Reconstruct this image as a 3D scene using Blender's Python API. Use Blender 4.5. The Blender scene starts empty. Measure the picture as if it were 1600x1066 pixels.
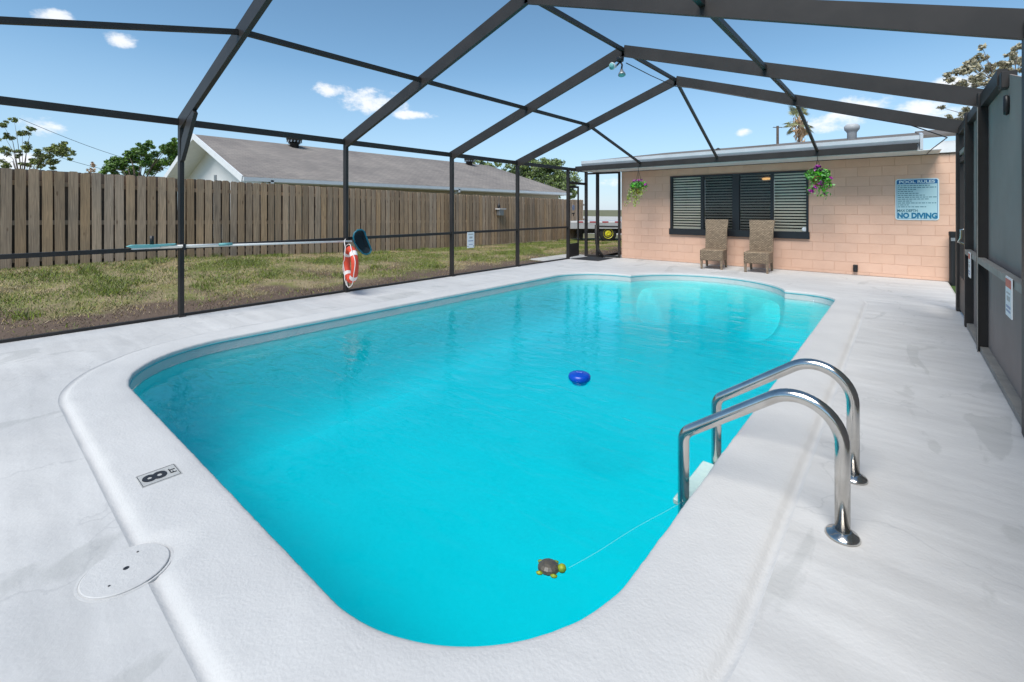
import bpy, bmesh, math, random
import numpy as np
from mathutils import Vector, Matrix
from mathutils.geometry import tessellate_polygon
R = math.radians
random.seed(7)
rng = np.random.default_rng(11)
SC = bpy.context.scene
COL = SC.collection

# ------------------------------------------------------------------ camera
TH = R(40.05)
cd = bpy.data.cameras.new('camera'); cam = bpy.data.objects.new('camera', cd); COL.objects.link(cam)
cam.location = (0, 0, 1.4); cam.rotation_euler = (R(90), 0, TH)
cd.sensor_width = 36; cd.lens = 36 * 725 / 1600; cd.shift_y = -(533 - 327.3) / 1600
cd.clip_start = .05; cd.clip_end = 3000
SC.camera = cam

# ------------------------------------------------------------------ light
SUN_AZ, SUN_EL = R(172), R(56)      # azimuth clockwise from +Y
SC.view_settings.view_transform = 'Standard'; SC.view_settings.look = 'None'
SC.view_settings.gamma = 1; SC.view_settings.use_curve_mapping = False
SC.view_settings.exposure = 0.61
W = bpy.data.worlds.new('World'); SC.world = W; W.use_nodes = True
def build_world():
    nt = W.node_tree; nt.nodes.clear(); N = nt.nodes.new; L = nt.links.new
    out = N('ShaderNodeOutputWorld'); bg = N('ShaderNodeBackground'); bg.inputs[1].default_value = .112
    L(bg.outputs[0], out.inputs[0])
    sky = N('ShaderNodeTexSky'); sky.sky_type = 'NISHITA'; sky.sun_disc = False
    sky.sun_elevation = SUN_EL; sky.sun_rotation = SUN_AZ
    sky.air_density = 1.0; sky.dust_density = 0.0; sky.ozone_density = 1.2; sky.altitude = 1500
    tc = N('ShaderNodeTexCoord'); sep = N('ShaderNodeSeparateXYZ'); L(tc.outputs['Generated'], sep.inputs[0])
    def M(op, a, b=None, c=None):
        n = N('ShaderNodeMath'); n.operation = op
        for i, v in enumerate((a, b, c)):
            if v is None: continue
            if isinstance(v, (int, float)): n.inputs[i].default_value = v
            else: L(v, n.inputs[i])
        return n.outputs[0]
    az = M('ARCTAN2', sep.outputs[0], sep.outputs[1])
    az = M('WRAP', M('ADD', az, R(40)), R(60), R(-60))       # the same cloud field three times round the sky
    el = M('ARCSINE', sep.outputs[2])
    clouds = [(-56.9,12.6,5.0,1.7),(-61.5,13.5,2.2,1.0),(-52.5,11.2,3.8,.6),(-84.7,16.5,1.7,.8),(-80.0,15.6,1.6,.9),
      (-85.6,7.2,1.9,1.0),(-87.0,4.1,2.2,1.0),(-13.6,8.4,1.1,.5),(-3.4,10.0,3.3,1.3),(.9,9.2,2.8,1.1),(4.0,11.2,2.6,.9),(-5.5,8.9,3.8,1.3),
      (-25,3.2,5,.8),(3,8,4,1.4)]
    ae = N('ShaderNodeCombineXYZ'); L(az, ae.inputs[0]); L(el, ae.inputs[1]); acc = None
    for a, e, wa, we in clouds:
        v = N('ShaderNodeVectorMath'); v.operation = 'MULTIPLY_ADD'; L(ae.outputs[0], v.inputs[0])
        v.inputs[1].default_value = (1 / R(wa), 1 / R(we), 0); v.inputs[2].default_value = (-R(a + 40) / R(wa), -R(e) / R(we), 0)
        d = N('ShaderNodeVectorMath'); d.operation = 'LENGTH'; L(v.outputs[0], d.inputs[0])
        acc = d.outputs['Value'] if acc is None else M('MINIMUM', acc, d.outputs['Value'])
    acc = M('SUBTRACT', 1.0, M('MULTIPLY', acc, acc))
    acc = M('MAXIMUM', acc, -1.5)
    nz = N('ShaderNodeTexNoise'); nz.inputs['Scale'].default_value = 26; nz.inputs['Detail'].default_value = 5; nz.inputs['Roughness'].default_value = .62
    mp = N('ShaderNodeMapping'); mp.inputs['Scale'].default_value = (1, 1, 1.6); L(tc.outputs['Generated'], mp.inputs[0]); L(mp.outputs[0], nz.inputs['Vector'])
    m = M('ADD', M('MULTIPLY', acc, .75), M('MULTIPLY', M('SUBTRACT', nz.outputs[0], .5), 2.4))
    mr = N('ShaderNodeMapRange'); mr.interpolation_type = 'SMOOTHSTEP'
    mr.inputs[1].default_value = .12; mr.inputs[2].default_value = .95; L(m, mr.inputs[0])
    f = M('MULTIPLY', mr.outputs[0], .9)
    mix = N('ShaderNodeMix'); mix.data_type = 'RGBA'; L(f, mix.inputs[0]); hs = N('ShaderNodeHueSaturation'); hs.inputs['Saturation'].default_value = 1.08; hs.inputs['Hue'].default_value = .487; L(sky.outputs[0], hs.inputs['Color']); hz = N('ShaderNodeMapRange'); hz.inputs[1].default_value = 0; hz.inputs[2].default_value = R(16); hz.inputs[3].default_value = .8; hz.inputs[4].default_value = 0; L(el, hz.inputs[0]); hm = N('ShaderNodeMix'); hm.data_type = 'RGBA'; L(hz.outputs[0], hm.inputs[0]); L(hs.outputs[0], hm.inputs[6]); hm.inputs[7].default_value = (2.5, 3.55, 4.8, 1); L(hm.outputs[2], mix.inputs[6])
    mix.inputs[7].default_value = (6.2, 6.3, 6.5, 1)
    L(mix.outputs[2], bg.inputs[0])
build_world()
W.cycles.sampling_method = 'MANUAL'; W.cycles.sample_map_resolution = 512
sl = bpy.data.lights.new('sun', 'SUN'); so = bpy.data.objects.new('sun', sl); COL.objects.link(so)
sl.energy = 3.1; sl.angle = R(38); sl.color = (1, .96, .9)
sd = Vector((math.sin(SUN_AZ) * math.cos(SUN_EL), math.cos(SUN_AZ) * math.cos(SUN_EL), math.sin(SUN_EL)))
so.rotation_euler = sd.to_track_quat('Z', 'Y').to_euler(); so.location = sd * 60
SC.render.engine = 'CYCLES'
SC.cycles.transparent_max_bounces = 10; SC.cycles.max_bounces = 6; SC.cycles.diffuse_bounces = 3; SC.cycles.glossy_bounces = 3

# ------------------------------------------------------------------ materials
MATS = {}
def mat(name, col, rough=.6, metal=0, n=None, col2=None, bump=None, obj_rand=0, island=0, stretch=(1, 1, 1), spec=.5, coat=0, ramp=(.35, .65), extra=None, coord='Object'):
    """n=(scale, detail) noise mixes col->col2; bump=[(scale,strength,dist),..]"""
    m = bpy.data.materials.new(name); MATS[name] = m; m.use_nodes = True
    nt = m.node_tree; N = nt.nodes.new; L = nt.links.new; b = nt.nodes['Principled BSDF']
    b.inputs['Base Color'].default_value = (*col, 1); b.inputs['Roughness'].default_value = rough
    b.inputs['Metallic'].default_value = metal; b.inputs['Specular IOR Level'].default_value = spec
    b.inputs['Coat Weight'].default_value = coat
    tc = N('ShaderNodeTexCoord'); mp = N('ShaderNodeMapping'); mp.inputs['Scale'].default_value = stretch
    if coord == 'World':
        g = N('ShaderNodeNewGeometry'); L(g.outputs['Position'], mp.inputs[0])
    else: L(tc.outputs[coord], mp.inputs[0])
    if obj_rand:
        oi0 = N('ShaderNodeObjectInfo'); cm = N('ShaderNodeVectorMath'); cm.operation = 'SCALE'; cm.inputs[0].default_value = (31, 17, 23); L(oi0.outputs['Random'], cm.inputs['Scale'])
        L(cm.outputs[0], mp.inputs['Location'])
    cur = None
    if n:
        t = N('ShaderNodeTexNoise'); t.inputs['Scale'].default_value = n[0]; t.inputs['Detail'].default_value = n[1]; t.inputs['Roughness'].default_value = .6
        L(mp.outputs[0], t.inputs['Vector'])
        mr = N('ShaderNodeMapRange'); mr.inputs[1].default_value = ramp[0]; mr.inputs[2].default_value = ramp[1]; L(t.outputs[0], mr.inputs[0])
        mx = N('ShaderNodeMix'); mx.data_type = 'RGBA'; mx.inputs[6].default_value = (*col, 1); mx.inputs[7].default_value = (*(col2 or col), 1)
        L(mr.outputs[0], mx.inputs[0]); cur = mx.outputs[2]
    for src, amt in (('o', obj_rand), ('i', island)):
        if not amt: continue
        if src == 'o': oi = N('ShaderNodeObjectInfo'); rv = oi.outputs['Random']
        else: oi = N('ShaderNodeNewGeometry'); rv = oi.outputs['Random Per Island']
        mr = N('ShaderNodeMapRange'); mr.inputs[3].default_value = 1 - amt; mr.inputs[4].default_value = 1 + amt; L(rv, mr.inputs[0])
        hs = N('ShaderNodeHueSaturation'); L(mr.outputs[0], hs.inputs['Value'])
        mr2 = N('ShaderNodeMapRange'); mr2.inputs[3].default_value = 1 + amt * .7; mr2.inputs[4].default_value = 1 - amt * .7
        fr = N('ShaderNodeMath'); fr.operation = 'FRACT'; ml = N('ShaderNodeMath'); ml.operation = 'MULTIPLY'; ml.inputs[1].default_value = 7.31
        L(rv, ml.inputs[0]); L(ml.outputs[0], fr.inputs[0]); L(fr.outputs[0], mr2.inputs[0]); L(mr2.outputs[0], hs.inputs['Saturation'])
        if cur: L(cur, hs.inputs['Color'])
        else: hs.inputs['Color'].default_value = (*col, 1)
        cur = hs.outputs[0]
    if extra: cur = extra(nt, mp, cur, b) or cur
    if cur: L(cur, b.inputs['Base Color'])
    prev = None
    for (s, st, di) in (bump or []):
        t = N('ShaderNodeTexNoise'); t.inputs['Scale'].default_value = s; t.inputs['Detail'].default_value = 3; L(mp.outputs[0], t.inputs['Vector'])
        bp = N('ShaderNodeBump'); bp.inputs['Strength'].default_value = st; bp.inputs['Distance'].default_value = di; L(t.outputs[0], bp.inputs['Height'])
        if prev: L(prev, bp.inputs['Normal'])
        prev = bp.outputs[0]
    if prev: L(prev, b.inputs['Normal'])
    return m

def deck_extra(nt, mp, cur, b):
    """thin worn patches and trowel streaks in the paint"""
    N = nt.nodes.new; L = nt.links.new
    m2 = N('ShaderNodeMapping'); m2.inputs['Scale'].default_value = (1.0, .38, 1); m2.inputs['Rotation'].default_value = (0, 0, .5); L(mp.outputs[0], m2.inputs[0])
    t = N('ShaderNodeTexNoise'); t.inputs['Scale'].default_value = 1.9; t.inputs['Detail'].default_value = 6; t.inputs['Distortion'].default_value = 1.2; L(m2.outputs[0], t.inputs['Vector'])
    mr = N('ShaderNodeMapRange'); mr.inputs[1].default_value = .60; mr.inputs[2].default_value = .625; mr.inputs[4].default_value = .42; L(t.outputs[0], mr.inputs[0])
    mx = N('ShaderNodeMix'); mx.data_type = 'RGBA'; L(mr.outputs[0], mx.inputs[0]); L(cur, mx.inputs[6]); mx.inputs[7].default_value = (.36, .36, .345, 1)
    # hairline cracks and ridges
    v = N('ShaderNodeTexVoronoi'); v.feature = 'DISTANCE_TO_EDGE'; v.inputs['Scale'].default_value = .62
    w = N('ShaderNodeTexNoise'); w.inputs['Scale'].default_value = 1.6; w.inputs['Detail'].default_value = 5; L(mp.outputs[0], w.inputs['Vector'])
    ad = N('ShaderNodeVectorMath'); ad.operation = 'ADD'; L(mp.outputs[0], ad.inputs[0]); L(w.outputs['Color'], ad.inputs[1]); L(ad.outputs[0], v.inputs['Vector'])
    mr2 = N('ShaderNodeMapRange'); mr2.inputs[1].default_value = .0; mr2.inputs[2].default_value = .006; mr2.inputs[3].default_value = .30; mr2.inputs[4].default_value = 0; L(v.outputs['Distance'], mr2.inputs[0])
    mx2 = N('ShaderNodeMix'); mx2.data_type = 'RGBA'; L(mr2.outputs[0], mx2.inputs[0]); L(mx.outputs[2], mx2.inputs[6]); mx2.inputs[7].default_value = (.3, .3, .3, 1)
    m4 = N('ShaderNodeMapping'); m4.inputs['Scale'].default_value = (.35, 2.6, 1); m4.inputs['Rotation'].default_value = (0, 0, -.35); L(mp.outputs[0], m4.inputs[0])
    t4 = N('ShaderNodeTexNoise'); t4.inputs['Scale'].default_value = 2.4; t4.inputs['Detail'].default_value = 6; t4.inputs['Distortion'].default_value = .7; L(m4.outputs[0], t4.inputs['Vector'])
    mr4 = N('ShaderNodeMapRange'); mr4.inputs[1].default_value = .35; mr4.inputs[2].default_value = .68; mr4.inputs[3].default_value = .93; mr4.inputs[4].default_value = 1.06; L(t4.outputs[0], mr4.inputs[0])
    h4 = N('ShaderNodeHueSaturation'); L(mx2.outputs[2], h4.inputs['Color']); L(mr4.outputs[0], h4.inputs['Value'])
    return h4.outputs[0]
mat('deck', (.55, .54, .525), .7, n=(1.1, 7), col2=(.495, .487, .475), bump=[(1.7, .5, .06), (7, .4, .014), (55, .32, .005)], extra=deck_extra, coord='World')
mat('coping', (.56, .55, .535), .68, n=(1.6, 7), col2=(.51, .502, .49), bump=[(3, .3, .03), (14, .25, .01), (75, .42, .005)], coord='World')
mat('shell', (.85, .85, .84), .5, n=(1.4, 7), col2=(.81, .82, .815), coord='World')
mat('bronze', (.022, .020, .019), .5, spec=.35, n=(3, 5), col2=(.032, .028, .026), bump=[(30, .05, .002)], coord='World')
mat('rail_top', (.30, .28, .25), .6, n=(6, 5), col2=(.22, .21, .19), coord='World')
mat('screen_grey', (.275, .225, .20), .9, spec=.2, n=(1.2, 5), col2=(.32, .265, .235), coord='World', bump=[(220, .3, .002)])
mat('block', (.70, .45, .325), .75, obj_rand=.025, n=(2.5, 6), col2=(.65, .41, .295), bump=[(40, .25, .004), (9, .15, .006)], coord='World')
mat('mortar', (.63, .40, .287), .8, coord='World')
mat('white_paint', (.74, .75, .75), .45, n=(4, 4), col2=(.68, .69, .70), coord='World')
mat('gutter', (.52, .55, .58), .35, n=(3, 4), col2=(.46, .49, .52), coord='World')
mat('shingle_h', (.16, .14, .125), .9, n=(14, 6), col2=(.11, .10, .09), bump=[(20, .5, .02)], coord='World')
mat('window_frame', (.012, .014, .017), .35)
mat('slat_light', (.85, .76, .60), .5)
mat('slat_dark', (.13, .14, .15), .5)
mat('dark_room', (.012, .012, .013), .9)
mat('black_plastic', (.012, .012, .013), .4)
mat('grey_metal', (.30, .31, .32), .4, .6)
mat('steel', (.62, .60, .57), .16, 1.0, n=(9, 5), col2=(.52, .50, .47), coord='World', bump=[(26, .03, .003)])
mat('red_foam', (.72, .075, .03), .5, n=(8, 4), col2=(.62, .06, .03))
mat('white_strap', (.80, .76, .72), .6)
mat('teal', (.0, .13, .19), .4)
mat('pale_teal', (.16, .42, .42), .5)
mat('net', (.006, .02, .028), .8)
mat('pole_white', (.84, .82, .77), .35)
mat('ink_black', (.02, .02, .022), .5)
mat('tile_grey', (.46, .46, .44), .5, n=(30, 4), col2=(.38, .38, .37))
mat('sign_blue', (.01, .13, .32), .4)
mat('sign_teal', (.005, .16, .30), .4)
mat('sign_pale', (.42, .62, .66), .4)
mat('sign_white', (.60, .75, .78), .4)
mat('sign_ink', (.05, .16, .21), .5)
mat('paper_white', (.75, .77, .78), .5)
mat('paper_red', (.55, .10, .07), .5)
mat('paper_blue', (.25, .30, .45), .5)
mat('turtle_shell', (.055, .05, .045), .35, n=(40, 3), col2=(.10, .085, .06))
mat('turtle_skin', (.32, .36, .01), .5, n=(30, 3), col2=(.14, .24, .02))
mat('trim_teal', (.10, .38, .42), .5)
mat('float_blue', (.0, .055, .42), .3)
mat('float_pale', (.05, .35, .62), .4)
mat('coir', (.34, .15, .05), .9, n=(40, 5), col2=(.22, .10, .035), bump=[(60, .8, .01)])
mat('leaf_basket', (0.078, 0.295, 0.031), .6, island=.45)
mat('leaf_basket_pale', (0.264, 0.326, 0.078), .6, island=.4)
mat('flower', (0.372, 0.046, 0.310), .6, island=.5)
mat('leaf_tree', (0.171, 0.225, 0.078), .6, island=.45)
mat('leaf_green', (0.132, 0.232, 0.046), .6, island=.45)
mat('leaf_vine', (0.202, 0.232, 0.070), .6, island=.5)
mat('leaf_olive', (0.388, 0.349, 0.240), .6, island=.35)
mat('leaf_palm', (0.202, 0.209, 0.085), .6, island=.4)
mat('palm_dead', (0.403, 0.264, 0.155), .8, island=.3)
mat('bark', (.14, .105, .08), .9, n=(8, 5), col2=(.08, .06, .05), bump=[(14, .6, .02)])
mat('tyre', (.015, .015, .016), .8)
mat('yellow', (.55, .50, .02), .4)
mat('trailer_grey', (.42, .43, .44), .5, n=(3, 4), col2=(.34, .35, .36))
mat('tape_red', (.42, .03, .035), .4)
mat('tape_white', (.8, .8, .8), .4)
mat('concrete', (.50, .49, .46), .85, n=(2, 6), col2=(.34, .33, .31), coord='World', bump=[(40, .3, .01)])
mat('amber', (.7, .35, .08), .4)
MATS['amber'].node_tree.nodes['Principled BSDF'].inputs['Emission Color'].default_value = (1, .55, .2, 1); MATS['amber'].node_tree.nodes['Principled BSDF'].inputs['Emission Strength'].default_value = 1.2  # glow imitates a lamp's reflection in the window
mat('siding', (.80, .79, .77), .6, coord='World')
mat('stucco_tan', (.40, .34, .25), .85, n=(4, 4), col2=(.35, .30, .22), coord='World')

def shingle_extra(nt, mp, cur, b):
    N = nt.nodes.new; L = nt.links.new
    br = N('ShaderNodeTexBrick'); br.inputs['Scale'].default_value = 1; br.inputs['Brick Width'].default_value = .33; br.inputs['Row Height'].default_value = .15
    br.inputs['Mortar Size'].default_value = .012; br.inputs['Color1'].default_value = (.9, .9, .9, 1); br.inputs['Color2'].default_value = (1.12, 1.1, 1.08, 1); br.inputs['Mortar'].default_value = (.72, .72, .72, 1)
    sw = N('ShaderNodeSeparateXYZ'); cb = N('ShaderNodeCombineXYZ'); L(mp.outputs[0], sw.inputs[0]); L(sw.outputs[1], cb.inputs[0]); L(sw.outputs[0], cb.inputs[1]); L(cb.outputs[0], br.inputs['Vector'])
    mx = N('ShaderNodeMix'); mx.data_type = 'RGBA'; mx.blend_type = 'MULTIPLY'; mx.inputs[0].default_value = 1; L(cur, mx.inputs[6]); L(br.outputs['Color'], mx.inputs[7])
    bp = N('ShaderNodeBump'); bp.inputs['Strength'].default_value = .6; bp.inputs['Distance'].default_value = .02; L(br.outputs['Fac'], bp.inputs['Height']); bp.invert = True; L(bp.outputs[0], b.inputs['Normal'])
    return mx.outputs[2]
mat('shingle', (.27, .24, .215), .95, n=(.5, 9), col2=(.18, .16, .148), coord='World', extra=shingle_extra, ramp=(.3, .7))

def wood_extra(nt, mp, cur, b):
    N = nt.nodes.new; L = nt.links.new
    tc = N('ShaderNodeTexCoord'); oi = N('ShaderNodeObjectInfo')
    sc = N('ShaderNodeVectorMath'); sc.operation = 'SCALE'; sc.inputs[0].default_value = (9, 13, 7); L(oi.outputs['Random'], sc.inputs['Scale'])
    ad = N('ShaderNodeVectorMath'); ad.operation = 'ADD'; L(tc.outputs['Object'], ad.inputs[0]); L(sc.outputs[0], ad.inputs[1])
    m2 = N('ShaderNodeMapping'); m2.inputs['Scale'].default_value = (30, 30, 1.1); L(ad.outputs[0], m2.inputs[0])
    t = N('ShaderNodeTexNoise'); t.inputs['Scale'].default_value = 1.6; t.inputs['Detail'].default_value = 6; t.inputs['Distortion'].default_value = 1.5; L(m2.outputs[0], t.inputs['Vector'])
    mr = N('ShaderNodeMapRange'); mr.inputs[1].default_value = .3; mr.inputs[2].default_value = .7; mr.inputs[3].default_value = .62; mr.inputs[4].default_value = 1.22; L(t.outputs[0], mr.inputs[0])
    hs = N('ShaderNodeHueSaturation'); L(cur, hs.inputs['Color']); L(mr.outputs[0], hs.inputs['Value'])
    # knots
    v = N('ShaderNodeTexVoronoi'); m3 = N('ShaderNodeMapping'); m3.inputs['Scale'].default_value = (7, 7, 2.2); L(ad.outputs[0], m3.inputs[0]); L(m3.outputs[0], v.inputs['Vector']); v.inputs['Scale'].default_value = 1
    k = N('ShaderNodeMapRange'); k.inputs[1].default_value = .06; k.inputs[2].default_value = .13; k.inputs[3].default_value = .6; k.inputs[4].default_value = 0; L(v.outputs['Distance'], k.inputs[0])
    mx = N('ShaderNodeMix'); mx.data_type = 'RGBA'; L(k.outputs[0], mx.inputs[0]); L(hs.outputs[0], mx.inputs[6]); mx.inputs[7].default_value = (.10, .05, .025, 1)
    bp = N('ShaderNodeBump'); bp.inputs['Strength'].default_value = .4; bp.inputs['Distance'].default_value = .004; L(t.outputs[0], bp.inputs['Height']); L(bp.outputs[0], b.inputs['Normal'])
    return mx.outputs[2]
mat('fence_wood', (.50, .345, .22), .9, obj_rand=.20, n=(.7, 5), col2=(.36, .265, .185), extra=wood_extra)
mat('fence_back_shaded', (.22, .155, .11), .9, obj_rand=.2, n=(.7, 5), col2=(.11, .09, .07))  # darker copy of the fence wood, gap shade put into the colour

def wicker_extra(nt, mp, cur, b):
    N = nt.nodes.new; L = nt.links.new
    tc = N('ShaderNodeTexCoord'); sp = N('ShaderNodeSeparateXYZ'); L(tc.outputs['Object'], sp.inputs[0])
    ad = N('ShaderNodeMath'); ad.operation = 'ADD'; L(sp.outputs[0], ad.inputs[0]); L(sp.outputs[1], ad.inputs[1])
    cb = N('ShaderNodeCombineXYZ'); L(ad.outputs[0], cb.inputs[0]); L(sp.outputs[2], cb.inputs[1])
    br = N('ShaderNodeTexBrick'); br.inputs['Scale'].default_value = 1; br.inputs['Brick Width'].default_value = .06; br.inputs['Row Height'].default_value = .027; br.inputs['Mortar Size'].default_value = .005
    br.inputs['Color1'].default_value = (.40, .295, .19, 1); br.inputs['Color2'].default_value = (.25, .18, .115, 1); br.inputs['Mortar'].default_value = (.07, .045, .028, 1); br.inputs['Mortar Smooth'].default_value = .5
    L(cb.outputs[0], br.inputs['Vector'])
    bp = N('ShaderNodeBump'); bp.inputs['Strength'].default_value = 1; bp.inputs['Distance'].default_value = .01; bp.invert = True; L(br.outputs['Fac'], bp.inputs['Height']); L(bp.outputs[0], b.inputs['Normal'])
    return br.outputs['Color']
mat('wicker', (.2, .14, .09), .6, extra=wicker_extra)
mat('wicker_leg', (.28, .21, .14), .6, n=(20, 4), col2=(.13, .09, .06))

def ground_extra(nt, mp, cur, b):
    N = nt.nodes.new; L = nt.links.new
    t = N('ShaderNodeTexNoise'); t.inputs['Scale'].default_value = .9; t.inputs['Detail'].default_value = 7; L(mp.outputs[0], t.inputs['Vector'])
    sp = N('ShaderNodeSeparateXYZ'); L(mp.outputs[0], sp.inputs[0])
    d = N('ShaderNodeMapRange'); d.inputs[1].default_value = -9.4; d.inputs[2].default_value = -7.6; d.inputs[3].default_value = 0; d.inputs[4].default_value = .33; L(sp.outputs[0], d.inputs[0])
    # only beside the deck: the bare strip ends where the yard ends
    s = N('ShaderNodeMath'); s.operation = 'ADD'; L(t.outputs[0], s.inputs[0]); L(d.outputs[0], s.inputs[1])
    mr = N('ShaderNodeMapRange'); mr.inputs[1].default_value = .56; mr.inputs[2].default_value = .72; L(s.outputs[0], mr.inputs[0])
    mx = N('ShaderNodeMix'); mx.data_type = 'RGBA'; L(mr.outputs[0], mx.inputs[0]); L(cur, mx.inputs[6]); mx.inputs[7].default_value = (.115, .078, .055, 1)
    return mx.outputs[2]
mat('yard', (.17, .17, .05), .95, n=(2.3, 9), col2=(.27, .215, .12), ramp=(.42, .58), extra=ground_extra, bump=[(30, .8, .03)], coord='World')
mat('turf', (.05, .11, .015), .95, n=(30, 6), col2=(.03, .07, .01), bump=[(60, .8, .03)], coord='World')
mat('far_ground', (.10, .11, .045), .95, n=(.4, 6), col2=(.16, .14, .075), coord='World')
mat('blade_green', (.16, .20, .04), .7, island=.45)
mat('blade_dry', (.37, .29, .16), .8, island=.4)
mat('blade_brown', (.13, .09, .06), .9, island=.4)

def water_mat():
    m = bpy.data.materials.new('water'); MATS['water'] = m; m.use_nodes = True
    nt = m.node_tree; nt.nodes.clear(); N = nt.nodes.new; L = nt.links.new
    out = N('ShaderNodeOutputMaterial'); mx = N('ShaderNodeMixShader'); tr = N('ShaderNodeBsdfTransparent'); gl = N('ShaderNodeBsdfGlossy'); gl.inputs['Roughness'].default_value = .015
    fr = N('ShaderNodeFresnel'); fr.inputs['IOR'].default_value = 1.32
    g = N('ShaderNodeNewGeometry'); prev = None
    for sc, st, di, stretch, rot in ((.9, .12, .10, (1, 1.4, 1), .5), (3.4, .36, .028, (.7, 1.8, 1), -.4), (10, .30, .009, (.7, 2.0, 1), .15)):
        mp = N('ShaderNodeMapping'); mp.inputs['Scale'].default_value = stretch; mp.inputs['Rotation'].default_value = (0, 0, rot); L(g.outputs['Position'], mp.inputs[0])
        t = N('ShaderNodeTexNoise'); t.inputs['Scale'].default_value = sc; t.inputs['Detail'].default_value = 2.5; t.inputs['Distortion'].default_value = .8; L(mp.outputs[0], t.inputs['Vector'])
        bp = N('ShaderNodeBump'); bp.inputs['Strength'].default_value = st; bp.inputs['Distance'].default_value = di; L(t.outputs[0], bp.inputs['Height'])
        if prev: L(prev, bp.inputs['Normal'])
        prev = bp.outputs[0]
    L(prev, gl.inputs['Normal']); L(prev, fr.inputs['Normal'])
    L(fr.outputs[0], mx.inputs[0]); L(tr.outputs[0], mx.inputs[1]); L(gl.outputs[0], mx.inputs[2]); L(mx.outputs[0], out.inputs[0])
    va = N('ShaderNodeVolumeAbsorption'); va.inputs['Color'].default_value = (0, .952, .968, 1); va.inputs['Density'].default_value = 3.2
    L(va.outputs[0], out.inputs['Volume'])
water_mat()
def glass_mat(name, tint=(.75, .8, .82), rough=.02):
    m = bpy.data.materials.new(name); MATS[name] = m; m.use_nodes = True
    nt = m.node_tree; nt.nodes.clear(); N = nt.nodes.new; L = nt.links.new
    out = N('ShaderNodeOutputMaterial'); mx = N('ShaderNodeMixShader'); tr = N('ShaderNodeBsdfTransparent'); gl = N('ShaderNodeBsdfGlossy'); gl.inputs['Roughness'].default_value = rough
    tr.inputs[0].default_value = (*tint, 1); fr = N('ShaderNodeFresnel'); fr.inputs['IOR'].default_value = 1.3
    L(fr.outputs[0], mx.inputs[0]); L(tr.outputs[0], mx.inputs[1]); L(gl.outputs[0], mx.inputs[2]); L(mx.outputs[0], out.inputs[0])
glass_mat('glass', (.95, .96, .96)); glass_mat('glass_screened', (.66, .68, .70), .1); glass_mat('lens', (.7, .8, .75))

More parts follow.
